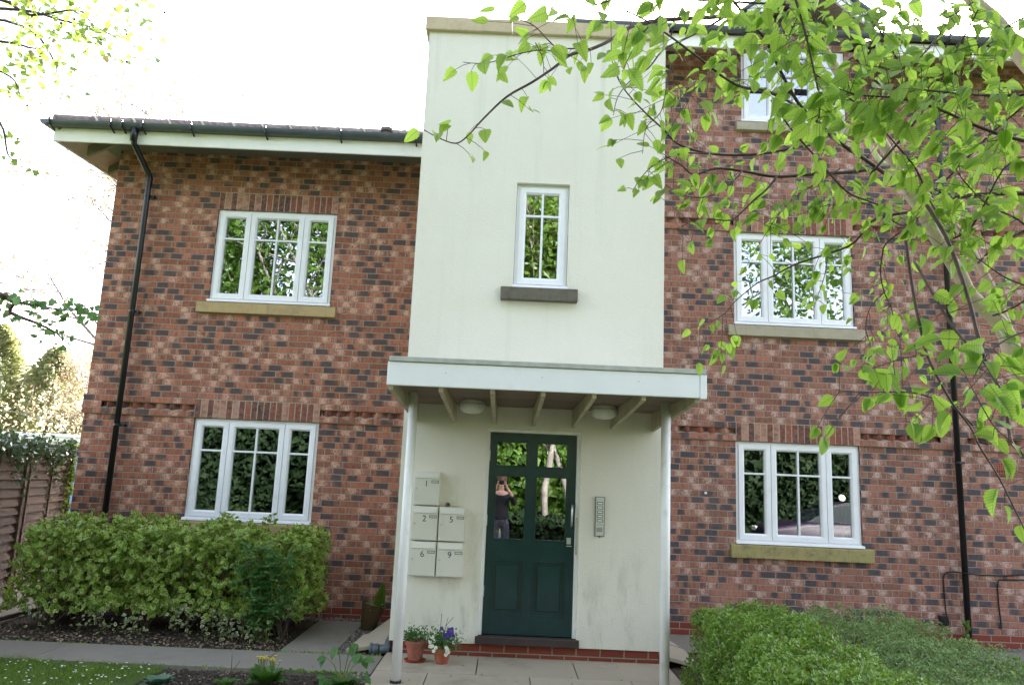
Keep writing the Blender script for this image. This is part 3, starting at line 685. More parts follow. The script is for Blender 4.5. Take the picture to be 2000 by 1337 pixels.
# dormer gable over the third-floor window
gx0, gx1, gxm, gz, ga = 7.90, 9.47, 8.685, 7.50, 8.10
gb = MB(); gb.prism_y([(7.98, RT), (X3a + .0, RT), (X3a + .0, Z3b), (X3b - .0, Z3b), (X3b, RT), (9.45, RT), (9.45, gz + .02), (gxm, ga - .03), (7.98, gz + .02)][:0] or [(7.98, Z3b), (9.45, Z3b), (9.45, gz + .02), (gxm, ga - .03), (7.98, gz + .02)], .0, .2)
gb.build('gable_wall', M['brickR'], bld)
gf = MB()
for s_, xe in ((-1, gx0), (1, gx1)):
    x0_, x1_ = (xe, gxm)
    gf.add([(x0_, -.45, gz), (x1_, -.45, ga), (x1_, -.45, ga + .17), (x0_, -.45, gz + .17), (x0_, -.42, gz), (x1_, -.42, ga), (x1_, -.42, ga + .17), (x0_, -.42, gz + .17)],
           [(0, 1, 2, 3), (7, 6, 5, 4), (0, 4, 5, 1), (3, 2, 6, 7), (0, 3, 7, 4)])
gf.build('bargeboard', M['fascia'], bld)
gs = MB(); gt = MB()
for xe in (gx0, gx1):
    gs.add([(xe, -.42, gz + .03), (gxm, -.42, ga + .03), (gxm, .1, ga + .03), (xe, .1, gz + .03)], [(0, 1, 2, 3)])
    o_ = .1 * (1 if xe > gxm else -1)
    gt.add([(xe + o_, -.50, gz + .10), (gxm, -.50, ga + .19), (gxm, 2.2, ga + .19), (xe + o_, 2.2, gz + .10), (xe + o_, -.50, gz + .14), (gxm, -.50, ga + .23), (gxm, 2.2, ga + .23), (xe + o_, 2.2, gz + .14)],
           [(3, 2, 1, 0), (4, 5, 6, 7), (0, 1, 5, 4), (0, 4, 7, 3)])
gs.build('gable_soffit', M['cslat'], bld); gt.build('gable_roof', simple('slate_roof', (.10, .12, .16), .5, .15, 9), bld)
# gutters
def gutter(pts, name='gutter'):
    v = []; f = []; n = 9; r0, r1 = .056, .050
    for i, (x, y, z) in enumerate(pts):
        t = np.array(pts[min(i + 1, len(pts) - 1)]) - np.array(pts[max(0, i - 1)]); t = t / np.linalg.norm(t); nx = np.array([t[1], -t[0], 0]); nx /= np.linalg.norm(nx)
        for rr_ in (r0, r1):
            for k_ in range(n + 1):
                a_ = math.pi * k_ / n; q = nx * rr_ * math.cos(a_)
                v.append((x + q[0], y + q[1], z - rr_ * 1.15 * math.sin(a_)))
    m_ = 2 * (n + 1)
    for i in range(len(pts) - 1):
        for k_ in range(n):
            f.append((i * m_ + k_, (i + 1) * m_ + k_, (i + 1) * m_ + k_ + 1, i * m_ + k_ + 1)); q = n + 1
            f.append((i * m_ + q + k_, i * m_ + q + k_ + 1, (i + 1) * m_ + q + k_ + 1, (i + 1) * m_ + q + k_))
        for k_ in (0, n): f.append((i * m_ + k_, (i + 1) * m_ + k_, (i + 1) * m_ + n + 1 + k_, i * m_ + n + 1 + k_))
    for i in (0, len(pts) - 1): f.append(tuple(i * m_ + k_ for k_ in range(n + 1)))
    return mkobj(name, v, f, M['gutter'], bld)
gL = gutter([(4.04, -.665, 5.665), (-.56, -.665, 5.650)])
gS = gutter([(-.565, -.72, 5.650), (-.47, .5, 5.65), (.5, 8.5, 5.65)])
gR = gutter([(15.4, -.665, 7.262), (5.66, -.665, 7.262)])
for x in (-.50, .22, .36, .60, 1.18, 2.06, 2.95, 3.85): br = MB(); br.tube([(x, -.735, 5.672), (x, -.728, 5.60), (x, -.66, 5.582), (x, -.603, 5.56)], .011, 6); br.build('gutter_bracket', M['black'], gL)
for x in (6.0, 6.9, 7.8, 9.6, 10.3, 10.62, 11.4): br = MB(); br.tube([(x, -.735, 7.272), (x, -.728, 7.20), (x, -.66, 7.182), (x, -.603, 7.16)], .011, 6); br.build('gutter_bracket', M['black'], gR)
def downpipe(x, zt, zb, clips, sw):
    mb = MB(); mb.tube([(x + .04, -.665, zt), (x + .04, -.665, zt - .16)], [.05, .038], 14)
    o = mb.build('gutter_outlet', M['black'], bld, smooth=True)
    mb = MB(); mb.tube([(x + .04, -.665, zt - .10), (x + .04, -.64, zt - .18), (x + .0, -.10, zt - sw), (x, -.085, zt - sw - .06), (x, -.085, zb)], .034, 16)
    d = mb.build('downpipe', M['black'], bld, smooth=True)
    mb = MB(); mb.tube([(x, -.085, zt - sw - .02), (x, -.085, zt - sw - .14)], .04, 16); mb.build('pipe_socket', M['black'], d)
    for z in clips:
        mb = MB(); mb.tube([(x, -.085, z - .012), (x, -.085, z + .012)], .041, 16); mb.box(x - .012, x + .075, -.07, -.05, z - .01, z + .01); mb.box(x + .055, x + .08, -.085, -.001, z - .012, z + .012)
        mb.build('pipe_clip', M['black'], d)
downpipe(.452, 5.60, .0, (4.98, 3.50, 2.12, .7), .36)
downpipe(10.458, 7.20, .0, (6.6, 4.6, 2.1), .42)
# air bricks
def air_brick(x0, x1, z0, z1, nx, nz):
    holes = []
    for i in range(nx):
        for j in range(nz):
            cx = x0 + (i + .5) * (x1 - x0) / nx; cz = z0 + (j + .5) * (z1 - z0) / nz; h = .3 * (x1 - x0) / nx; hz = .3 * (z1 - z0) / nz
            holes.append((cx - h, cx + h, cz - hz, cz + hz))
    wall_grid([x0, x1], [z0, z1], holes, -.006, .0).build('air_brick', M['terracotta'], bld)
    mb = MB(); mb.box(x0 + .002, x1 - .002, -.0015, .004, z0 + .002, z1 - .002); mb.build('vent_hole_shade', M['dark'], bld)  # dark sheet stands in for the shade inside the vent holes
air_brick(10.93, 11.14, 1.975, 2.12, 8, 6); air_brick(2.92, 3.13, .085, .14, 9, 2)

# =================================================================== FIXTURES
def text_mesh(s, size, x, y, z, mat, parent, name):
    cu = bpy.data.curves.new('t', 'FONT'); cu.body = s; cu.size = size; cu.align_x = 'CENTER'; cu.align_y = 'CENTER'; cu.extrude = .0006
    o = bpy.data.objects.new('t', cu); C.objects.link(o)
    dg = bpy.context.evaluated_depsgraph_get(); me = bpy.data.meshes.new_from_object(o.evaluated_get(dg))
    vs = [(x + v.co.x, y - v.co.z, z + v.co.y) for v in me.vertices]; fs = [tuple(p.vertices) for p in me.polygons]
    bpy.data.objects.remove(o); bpy.data.curves.remove(cu); bpy.data.meshes.remove(me)
    return mkobj(name, vs, fs, mat, parent)
NUM = simple('black_number', (.015, .015, .018), .5)
for x0, x1, z0, z1, n, lab in ((4.212, 4.463, 1.397, 1.717, '1', 'cream letterbox numbered 1, the single box at the top'),
                               (4.212, 4.463, 1.072, 1.392, '2', 'cream letterbox numbered 2, below number 1'),
                               (4.468, 4.722, 1.072, 1.392, '5', 'cream letterbox numbered 5, with litter lying on top'),
                               (4.212, 4.463, .746, 1.066, '6', 'cream letterbox numbered 6, in the bottom row next to the post'),
                               (4.468, 4.722, .746, 1.066, '9', 'cream letterbox numbered 9, in the bottom row nearest the door')):
    t = thing('letterbox', ((x0 + x1) / 2, T, z0), lab, 'letterbox', 'letterboxes beside the front door')
    mb = MB(); mb.box(x0 + .002, x1 - .002, T - .085, T, z0 + .002, z1 - .002); mb.build('body', M['boxw'], t, bevel=.005)
    mb = MB(); mb.box(x0 + .008, x1 - .008, T - .092, T - .084, z0 + .008, z1 - .072); mb.build('box_door', M['boxw'], t, bevel=.002)
    mb = MB(); mb.prism_x([(T - .084, z1 - .065), (T - .100, z1 - .064), (T - .090, z1 - .014), (T - .084, z1 - .012)], x0 + .014, x1 - .014); mb.build('letter_flap', M['boxl'], t, bevel=.002)
    mb = MB(); frame_ring(mb, x1 - .082, x1 - .012, z1 - .108, z1 - .084, .004, .004, .004, .004, T - .0955, T - .091); p_ = mb.build('name_plate', M['dark'], t)
    mb = MB(); mb.box(x1 - .078, x1 - .016, T - .0935, T - .0915, z1 - .104, z1 - .088); mb.build('name_card', M['plate'], p_)
    mb = MB(); mb.tube([(x0 + .030, T - .09, z1 - .165), (x0 + .030, T - .099, z1 - .165)], .009, 12); mb.build('lock', M['steel'], t)
    text_mesh(n, .080, (x0 + x1) / 2 - .005, T - .0925, z1 - .118, NUM, t, 'number')
# litter on box 5
mb = MB(); mb.lathe([(.012, 0), (.024, .008), (.02, .03), (.008, .04)], (4.545, T - .05, 1.392), 9)
o = mb.build('pebble', simple('dark_pebble', (.09, .08, .07), .8), loc=(4.545, T - .05, 1.392)); tag(o, 'small dark stone lying on top of letterbox 5', 'stone')
mb = MB()
for q in range(5):
    x = 4.50 + q * .03; mb.add([(x, T - .07, 1.3925), (x + .04, T - .075, 1.397), (x + .045, T - .03, 1.4005), (x + .005, T - .03, 1.394), (x + .002, T - .07, 1.3915), (x + .042, T - .075, 1.396), (x + .047, T - .03, 1.3995), (x + .007, T - .03, 1.393)], [(0, 1, 2, 3), (7, 6, 5, 4), (0, 4, 5, 1), (1, 5, 6, 2), (2, 6, 7, 3), (3, 7, 4, 0)])
o = mb.build('sweet_wrapper', simple('yellow_pink_wrapper', (.65, .55, .12), .4, .5, 60, dirt=(.5, .2, .2), dirts=30), loc=(4.58, T - .05, 1.392)); tag(o, 'crumpled yellow wrapper lying on top of letterbox 5', 'wrapper')
# intercom
t = thing('door_intercom', (6.008, T, 1.175), 'slim grey metal entry panel with five call buttons right of the green door', 'intercom')
mb = MB(); mb.box(5.962, 6.055, T - .018, T, 1.175, 1.547); mb.tube([(6.01, T - .008, 1.176), (6.01, T - .008, 1.163)], .008, 8); mb.build('back_box', simple('grey_green_box', (.10, .11, .09), .5), t, bevel=.005)
mb = MB(); mb.box(5.969, 6.047, T - .024, T - .017, 1.181, 1.541); fp = mb.build('face_plate', M['plate'], t, bevel=.002)
for q in range(5):
    z = 1.484 - q * .0405
    mb = MB(); mb.box(5.979, 6.037, T - .0265, T - .023, z - .013, z + .013); b_ = mb.build('call_button', M['dark'], t, bevel=.001)
    mb = MB(); mb.box(5.985, 6.031, T - .0285, T - .026, z - .0075, z + .0075); mb.build('button_label', M['lampw'], b_)
mb = MB(); mb.box(5.98, 6.036, T - .0255, T - .023, 1.284, 1.2865)
for q in range(7): mb.box(5.978, 6.034, T - .0255, T - .023, 1.218 + q * .006, 1.2205 + q * .006)
mb.build('speaker_grille', M['dark'], t)
# ceiling lights
for x, y, lab in ((4.752, -2.20, 'round white ceiling light under the canopy, on the letterbox side'), (5.965, -2.21, 'round white ceiling light under the canopy, on the intercom side')):
    t = thing('ceiling_light', (x, y, 2.372), lab, 'ceiling light', 'ceiling lights under the entrance canopy')
    mb = MB(); mb.lathe([(.105, 0), (.112, -.012), (.112, -.03), (.10, -.032)], (x, y, 2.372), 28); mb.build('lamp_base', M['white'], t, smooth=False, bevel=.002)
    mb = MB(); mb.lathe([(.118, -.028), (.122, -.04), (.120, -.062), (.108, -.09), (.08, -.110), (.04, -.118), (.005, -.120)], (x, y, 2.372), 32); mb.build('diffuser', M['lampw'], t, smooth=True)
# junction box and cables on the right wall
CB = simple('black_cable', (.01, .01, .01), .5)
t = thing('junction_box', (10.208, 0, .24), 'small black cable box fixed low on the right brick wall', 'junction box')
mb = MB(); mb.box(10.163, 10.250, -.045, 0, .235, .345); mb.box(10.195, 10.22, -.055, -.044, .25, .30); mb.build('box_body', M['black'], t, bevel=.006)
mb = MB(); mb.tube([(10.245, -.03, .26), (10.262, -.03, .25), (10.268, -.025, .29), (10.248, -.02, .36), (10.243, -.012, .60), (10.242, -.012, .76), (10.255, -.014, .81), (10.30, -.016, .832), (10.38, -.02, .84), (10.44, -.13, .835), (10.49, -.13, .83), (10.54, -.03, .825), (10.70, -.014, .815), (11.0, -.012, .82), (11.4, -.012, .86), (13.0, -.012, .90)], .008, 7)
o = mb.build('wall_cable', CB, loc=(10.24, 0, .25), smooth=True); tag(o, 'black cable rising from the cable box and crossing behind the downpipe', 'cable')
mb = MB(); mb.tube([(10.855, -.012, .24), (10.875, -.02, .22), (10.882, -.014, .30), (10.872, -.012, .50), (10.872, -.012, .70), (10.89, -.012, .765), (10.95, -.012, .775), (11.3, -.012, .78), (13.0, -.012, .80)], .008, 7)
o = mb.build('wall_cable', CB, loc=(10.87, 0, .22), smooth=True); tag(o, 'second black cable, hanging loose at the right edge of the brick wall', 'cable')
mb = MB(); mb.tube([(7.47, .001, 1.62), (7.47, -.012, 1.62)], .016, 14); o = mb.build('overflow_cap', M['boxl'], loc=(7.47, 0, 1.62)); tag(o, 'small round white wall plug left of the lower right window', 'wall plug')
# drain pipe stub
t = thing('drain_pipe', (3.98, -1.66, .0), 'dark grey plastic drain elbow at the foot of the tower corner', 'drain pipe')
mb = MB(); mb.tube([(3.90, -1.66, .055), (3.965, -1.66, .055)], .052, 16); mb.tube([(3.965, -1.66, .055), (4.04, -1.66, .06), (4.055, -1.62, .11), (4.055, -1.4, .13)], .042, 14); mb.build('elbow', M['gutter'], t, smooth=True)
mb = MB(); mb.tube([(3.885, -1.66, .055), (3.905, -1.66, .055)], .058, 16); mb.build('end_cap', M['gutter'], t)

# interior of the ground-floor right room
t = thing('desk_lamp', (9.33, .55, .80), 'lit desk lamp glowing behind the lower right window', 'lamp')
mb = MB(); mb.tube([(9.30, .60, .80), (9.30, .60, .82)], .09, 16); mb.tube([(9.30, .60, .82), (9.38, .62, 1.35), (9.29, .50, 1.63)], .008, 8); mb.build('lamp_arm', M['steel'], t)
em = NT('lit_lamp'); e_ = em.n('Emission'); e_.inputs[0].default_value = (1, .86, .68, 1); e_.inputs[1].default_value = 1.2; em.done(e_.outputs[0])
mb = MB(); mb.lathe([(.002, .03), (.032, .02), (.042, -.0), (.032, -.02), (.002, -.026)], (9.29, .45, 1.63), 18, Matrix.Rotation(R(75), 3, 'X')); mb.build('lamp_head', em.m, t, smooth=True)
t = thing('side_table', (8.6, .75, .16), 'dark table standing inside the lower right room', 'table')
mb = MB(); mb.box(7.9, 9.50, .5, 1.0, .76, .80); mb.build('table_top', M['thresh'], t)
mb = MB(); [mb.box(a_, a_ + .05, b_, b_ + .05, .16, .76) for a_ in (7.92, 9.28) for b_ in (.52, .93)]; mb.build('table_legs', M['thresh'], t)

# =================================================================== GROUND
g = MB(); g.add([(-160, -160, -.03), (160, -160, -.03), (160, 160, -.03), (-160, 160, -.03)], [(0, 1, 2, 3)]); tag(g.build('ground', M['ground']), kind='structure')
def bumpy(name, x0, x1, y0, y1, z, amp, nx, ny, mat, kind='structure', mask=None):
    v = []; f = []
    for j in range(ny + 1):
        for i in range(nx + 1):
            x = x0 + (x1 - x0) * i / nx; y = y0 + (y1 - y0) * j / ny
            v.append((x, y, z + amp * (mnoise.noise(Vector((x * 3, y * 3, z))) + .5 * mnoise.noise(Vector((x * 9, y * 9, 3))))))
    for j in range(ny):
        for i in range(nx):
            if mask and not mask(x0 + (x1 - x0) * (i + .5) / nx, y0 + (y1 - y0) * (j + .5) / ny): continue
            a_ = j * (nx + 1) + i; f.append((a_, a_ + 1, a_ + nx + 2, a_ + nx + 1))
    return tag(mkobj(name, v, f, mat, smooth=True), kind=kind)
bumpy('planting_bed', -.02, 3.045, -1.765, -.005, .0, .014, 60, 40, M['soil'])
bumpy('flower_bed', 2.3, 4.03, -6, -2.46, -.005, .016, 40, 70, M['soil'])
bumpy('shrub_bed', 6.66, 15, -6.5, -1.0, -.005, .012, 60, 40, M['soil'])
bumpy('lawn', -3, 2.32, -6.5, -2.44, .005, .012, 60, 50, M['lawn'])
bumpy('gravel_strip', 3.56, 4.10, -1.80, -.005, -.012, .004, 10, 24, M['soil'])
pm_ = MB()
for a_, b_ in ((-3.2, -1.5), (-1.492, .30), (.308, 1.15), (1.158, 3.05), (3.058, 4.03)): pm_.box(a_, b_, -2.43, -1.775, -.03, .026)
pm_.box(3.056, 3.56, -1.765, -.06, -.03, .022); pm_.box(-3.0, -.02, -1.0, 4.0, -.03, .018)
tag(pm_.build('path', M['path'], bevel=.004), kind='structure')
pv = MB(); ys_ = [-1.78, -2.385, -2.99, -3.595, -4.2, -4.8, -5.4, -6.0, -6.6]; xo = [(4.045, 4.905, 5.775, 6.66), (4.045, 4.50, 5.36, 6.215, 6.66)]
for r_ in range(len(ys_) - 1):
    xx = xo[r_ % 2]
    for a_, b_ in zip(xx[:-1], xx[1:]): pv.box(a_ + .004, b_ - .004, ys_[r_ + 1] + .004, ys_[r_] - .004, -.03, .04 + rnd.uniform(-.002, .002))
pv.box(4.05, 6.66, -1.776, -1.66, -.03, .038)
tag(pv.build('paving', M['paving'], bevel=.003), kind='structure')
rp = MB(); rp.add([(6.62, -.98, .012), (15, -.98, .012), (15, -.02, .012), (6.62, -.02, .012)], [(0, 1, 2, 3)]); tag(rp.build('wall_path', M['path']), kind='structure')
# edging board
eb = MB(); eb.hexa([(-.10, -1.76, -.02), (-.06, -1.76, -.02), (-.02, -.02, -.02), (-.06, -.02, -.02), (-.10, -1.76, .06), (-.06, -1.76, .06), (-.02, -.02, .06), (-.06, -.02, .06)])
tag(eb.build('edging_board', M['post'], loc=(-.06, -.9, 0)), 'dark timber edging board between the hedge bed and the side path', 'edging board')
# tilted slabs beside the tower
def tslab(p, th, name, lab, mat):
    mb = MB(); mb.hexa([(x, y, z - th) for x, y, z in p] + list(p)); o = mb.build(name, mat, loc=(p[0][0], p[0][1], 0), bevel=.004); tag(o, lab, 'paving slab', 'slabs laid as ramps beside the tower')
tslab([(3.66, -1.66, .045), (4.05, -1.64, .115), (4.05, -1.12, .16), (3.72, -1.10, .075)], .035, 'ramp_slab', 'sloping stone slab left of the tower, in front of the tilted basket pot', M['paving'])
tslab([(3.74, -1.08, .06), (4.05, -1.09, .15), (4.05, -.30, .24), (3.86, -.36, .10)], .035, 'ramp_slab', 'rear sloping slab left of the tower, behind the tilted basket pot', M['paving'])
tslab([(6.62, -1.66, .115), (6.99, -1.70, .04), (6.95, -1.12, .07), (6.62, -1.12, .15)], .035, 'ramp_slab', 'sloping stone slab right of the tower beside the green hedge', M['paving'])
tslab([(6.62, -1.09, .16), (6.93, -1.09, .08), (6.80, -.40, .11), (6.62, -.40, .24)], .035, 'ramp_slab', 'rear sloping slab right of the tower, against the brick wall', M['paving'])
# pebbles
def pebbles(name, n, fx, lab, s0, s1, mat, tp='stones'):
    P_ = np.array([fx() for _ in range(n)]); s = rng.uniform(s0, s1, n)
    base = np.array([(0, 0, 1), (1, 0, .1), (.3, .9, 0), (-.8, .6, .1), (-.9, -.5, 0), (.2, -1, .1), (0, 0, -.6)], float) * np.array([.6, .5, .45])
    tf = [(0, 1, 2), (0, 2, 3), (0, 3, 4), (0, 4, 5), (0, 5, 1), (6, 2, 1), (6, 3, 2), (6, 4, 3), (6, 5, 4), (6, 1, 5)]
    tv = base[:, [0, 1, 2]]
    d = norm(np.c_[rng.normal(size=(n, 2)), rng.normal(size=n) * .15]); nn = norm(np.c_[rng.normal(size=(n, 2)) * .2, np.ones(n)])
    return tag(leaves(name, P_, d, nn, s, (tv, tf), mat, smooth=False), lab, tp, kind='stuff')
pebbles('gravel', 2600, lambda: (rnd.uniform(3.55, 3.86), rnd.uniform(-1.80, -.02), rnd.uniform(-.005, .012)), 'pale gravel strip between the side slab and the tower', .010, .028, M['pebble'], 'gravel')
pebbles('wall_gravel', 1100, lambda: (rnd.uniform(2.2, 3.7), rnd.uniform(-.14, -.02), rnd.uniform(.0, .035)), 'line of pale pebbles along the foot of the left brick wall', .012, .035, M['pebble'], 'gravel')
pebbles('corner_stones', 160, lambda: (rnd.uniform(3.82, 4.03), rnd.uniform(-2.75, -2.40) , rnd.uniform(.0, .02)), 'white stones in the corner of the flower bed beside the paving', .015, .045, M['pebble'], 'gravel')
pebbles('path_grit', 900, lambda: (rnd.uniform(9.5, 13), rnd.uniform(-.25, -.02), rnd.uniform(.01, .02)), 'grit along the foot of the right brick wall', .008, .02, M['pebble'], 'gravel')
def scatter_leaves(name, n, fx, sz, tpl, mat, lab, cat, tilt=.4):
    P_ = np.array([fx() for _ in range(n)]); d = norm(np.c_[rng.normal(size=(n, 2)), rng.normal(size=n) * .2]); nn = norm(np.c_[rng.normal(size=(n, 2)) * tilt, np.ones(n)])
    return tag(leaves(name, P_, d, nn, rng.uniform(*sz, n), tpl, mat), lab, cat, kind='stuff')
scatter_leaves('leaf_litter', 1500, lambda: (rnd.uniform(.0, 3.04), -1.70 + abs(rnd.gauss(0, .35)), rnd.uniform(.012, .03)), (.012, .035), T_OV, M['litter'], 'dry leaf litter on the soil below the variegated hedge', 'leaf litter')
scatter_leaves('fallen_leaves', 420, lambda: (rnd.uniform(2.4, 4.0), rnd.uniform(-3.6, -2.48), rnd.uniform(.005, .025)), (.01, .03), T_OV, M['litter'], 'dry leaf scraps on the soil of the flower bed', 'leaf litter')
pebbles('soil_crumbs', 3500, lambda: (rnd.uniform(.0, 3.04), rnd.uniform(-1.75, -.9), rnd.uniform(.0, .015)), 'crumbs of soil and bark in the hedge bed', .006, .02, M['soil'], 'soil')
pebbles('bed_crumbs', 3500, lambda: (rnd.uniform(2.35, 4.0), rnd.uniform(-3.7, -2.47), rnd.uniform(-.005, .012)), 'crumbs of soil in the flower bed', .006, .02, M['soil'], 'soil')
scatter_leaves('path_debris', 260, lambda: rnd.choice(((rnd.uniform(-1, 4), rnd.uniform(-2.42, -1.8), .031), (rnd.uniform(3.07, 3.55), rnd.uniform(-1.7, -.1), .027), (rnd.uniform(4.06, 6.6), rnd.uniform(-3.4, -1.75), .047))), (.006, .022), T_OV, M['litter'], 'stray petals and leaf scraps on the path and paving', 'debris')
n_ = 900; P_ = np.array([(rnd.choice((rnd.uniform(-.5, 4), rnd.uniform(3.0, 4.0))), rnd.choice((-1.772, -2.436)) + rnd.gauss(0, .012), .02) for _ in range(n_)])
tag(leaves('edge_moss', P_, norm(rvec(n_) + [0, 0, .6]), rvec(n_), rng.uniform(.008, .03, n_), T_OV, L['grass']), 'moss and small weeds along the edges of the concrete path', 'moss', kind='stuff')
# grass
def grass_pos():
    x = rnd.uniform(-1.4, 2.45); y = rnd.uniform(-3.9, -2.40)
    if x > 2.25 + .12 * math.sin(y * 9): x -= 1.2
    return (x, y, .008)
n = 34000; P_ = np.array([grass_pos() for _ in range(n)]); d = norm(np.c_[rng.normal(size=(n, 2)) * .45, np.ones(n)])
tag(leaves('lawn_grass', P_, d, rvec(n), rng.uniform(.016, .042, n) * (1 + .9 * np.array([max(0, mnoise.noise(Vector(p_ * 4))) for p_ in P_])), T_BLADE, L['grass']), 'short green lawn grass at the lower left', 'grass', kind='stuff')
n = 150; P_ = np.array([(rnd.uniform(.3, 2.3), rnd.uniform(-3.3, -2.46), rnd.uniform(.022, .036)) for _ in range(n)])
ds = MB()
for p_ in P_:
    r0 = rnd.uniform(.006, .010); ds.lathe([(.001, 0), (r0, .002), (r0, .004), (.001, .005)], p_, 8);
tag(ds.build('daisies', L['whitep']), 'tiny white daisies dotted through the lawn', 'daisies', kind='stuff')

# =================================================================== PLANTS
def boxshell(n, x0, x1, y0, y1, z0, z1, depth=.12, wts=None, lump=.07, rad=.18):
    """points near the surface of a lumpy rounded box, with outward normals (top, front, sides)"""
    out = []; nr = []
    A = [(x1 - x0) * (y1 - y0), (x1 - x0) * (z1 - z0), (x1 - x0) * (z1 - z0) * .3, (y1 - y0) * (z1 - z0), (y1 - y0) * (z1 - z0)]
    A = np.array(A) * (wts if wts is not None else 1); A = A / A.sum(); f = rng.choice(5, n, p=A); r = rng.random((n, 3))
    P = np.c_[x0 + (x1 - x0) * r[:, 0], y0 + (y1 - y0) * r[:, 1], z0 + (z1 - z0) * r[:, 2]]; N = np.zeros((n, 3))
    P[f == 0, 2] = z1; N[f == 0, 2] = 1; P[f == 1, 1] = y0; N[f == 1, 1] = -1; P[f == 2, 1] = y1; N[f == 2, 1] = 1
    P[f == 3, 0] = x0; N[f == 3, 0] = -1; P[f == 4, 0] = x1; N[f == 4, 0] = 1
    lo = np.array([x0, y0, z0]) + rad; hi = np.array([x1, y1, z1]) - rad; lo = np.minimum(lo, hi); lo[2] = min(z0, hi[2])
    Q = np.clip(P, lo, hi); D = P - Q; L_ = np.linalg.norm(D, axis=1, keepdims=True)
    ok = L_[:, 0] > 1e-6; N[ok] = D[ok] / L_[ok]; P = Q + N * np.minimum(L_, rad)
    lm = np.array([mnoise.noise(Vector(p * 2.6)) + .6 * mnoise.noise(Vector(p * 6.5)) for p in P])
    P = P + N * (lm[:, None] * lump * 1.3 - rng.random((n, 1)) ** 2 * depth)
    return P, N
def hedge(name, lab, box, n_cl, per, size, tpl, mat, seedmats=None, spread=.6, depth=.14, lump=.07, loc=None, wts=None, rad=.18, stems=12, xf=None, core=.16):
    x0, x1, y0, y1, z0, z1 = box
    t = thing(name, ((x0 + x1) / 2, (y0 + y1) / 2, 0) if xf is None else tuple(xf(np.array([[(x0 + x1) / 2, (y0 + y1) / 2, 0]]))[0]), lab, 'hedge')
    P, N = boxshell(n_cl, x0, x1, y0, y1, z0, z1, depth, wts, lump, rad)
    up = np.array([0, 0, .35]); ax = norm(N + up + rng.normal(size=P.shape) * .35)
    Pp = np.repeat(P, per, 0); A = np.repeat(ax, per, 0); m_ = len(Pp)
    rd = rvec(m_); rd = norm(rd - (rd * A).sum(1, keepdims=True) * A)
    d = norm(A * (1 - spread * .5) + rd * spread * rng.uniform(.6, 1.3, (m_, 1)))
    nn = norm(A * 1.0 - rd * .6 + rng.normal(size=d.shape) * .2)
    Pp = Pp + rng.normal(size=Pp.shape) * size * .22
    if xf is not None: Pp = xf(Pp)
    s = size * rng.uniform(.6, 1.25, m_)
    leaves('leaves', Pp, d, nn, s, tpl, mat, t)
    # inner twigs
    cm = MB(); c_ = core
    for _ in range(stems):
        bx = rnd.uniform(x0 + c_, x1 - c_); by = rnd.uniform(y0 + c_ * .6, y1 - c_ * .6)
        for q in range(9):
            ex_, ey_, ez_ = bx + rnd.gauss(0, .28), by + rnd.gauss(0, .22), rnd.uniform(z0 + (z1 - z0) * .35, z1 - .03)
            ex_ = min(max(ex_, x0 + .03), x1 - .03); ey_ = min(max(ey_, y0 + .03), y1 - .03)
            mx_ = (bx * .6 + ex_ * .4 + rnd.gauss(0, .03), by * .6 + ey_ * .4 + rnd.gauss(0, .03), ez_ * .45)
            pts = np.array([(bx + rnd.gauss(0, .02), by + rnd.gauss(0, .02), 0), mx_, (ex_, ey_, ez_)])
            if xf is not None: pts = xf(pts)
            cm.tube(pts, [.010, .006, .002], 5)
    cm.build('stems', M['stem'], t)
    # dense shaded heart of old wood and dead leaves, still leaf-shaped
    nI = n_cl // 2 * 3; r = rng.random((nI, 3)); PI_ = np.c_[x0 + c_ * .7 + (x1 - x0 - 1.4 * c_) * r[:, 0], y0 + c_ * .7 + (y1 - y0 - 1.4 * c_) * r[:, 1], z0 + (z1 - .08 - z0) * r[:, 2]]
    if xf is not None: PI_ = xf(PI_)
    leaves('inner_leaves', PI_, rvec(nI), rvec(nI), size * 1.7, tpl, mat, t)
    return t
hedge('variegated_hedge', 'wide clipped hedge with yellow-edged green leaves below the lower left window', (.20, 3.14, -1.27, -.30, .20, 1.02), 2700, 7, .047, T_OV, L['euon'],
      wts=np.array([1.5, 1.2, .2, 1.1, 1.1]), spread=.85, stems=22, lump=.13, depth=.20, rad=.14)
t = thing('hedge_sprigs', (1.4, -.5, 1.0), 'new shoots standing above the top of the variegated hedge near the downpipe', 'shoots')
P_ = []; mb = MB()
for q in range(16):
    x_ = (.55, .62, .95, 1.0, 1.05, 1.5, 1.9, 2.3)[q % 8] + rnd.gauss(0, .05); y_ = rnd.uniform(-1.0, -.35); h_ = rnd.uniform(.04, .17 if x_ < 1.2 else .10)
    mb.tube([(x_, y_, .85), (x_ + rnd.gauss(0, .02), y_, 1.0 + h_)], [.004, .002], 5)
    for w_ in range(9): P_.append((x_ + rnd.gauss(0, .018), y_ + rnd.gauss(0, .018), 1.0 + h_ * rnd.uniform(.4, 1)))
leaves('leaves', np.array(P_), norm(rvec(len(P_)) * .7 + [0, 0, .9]), rvec(len(P_)), .05, T_OV, L['euon'], t); mb.build('stems', M['gstem'], t)
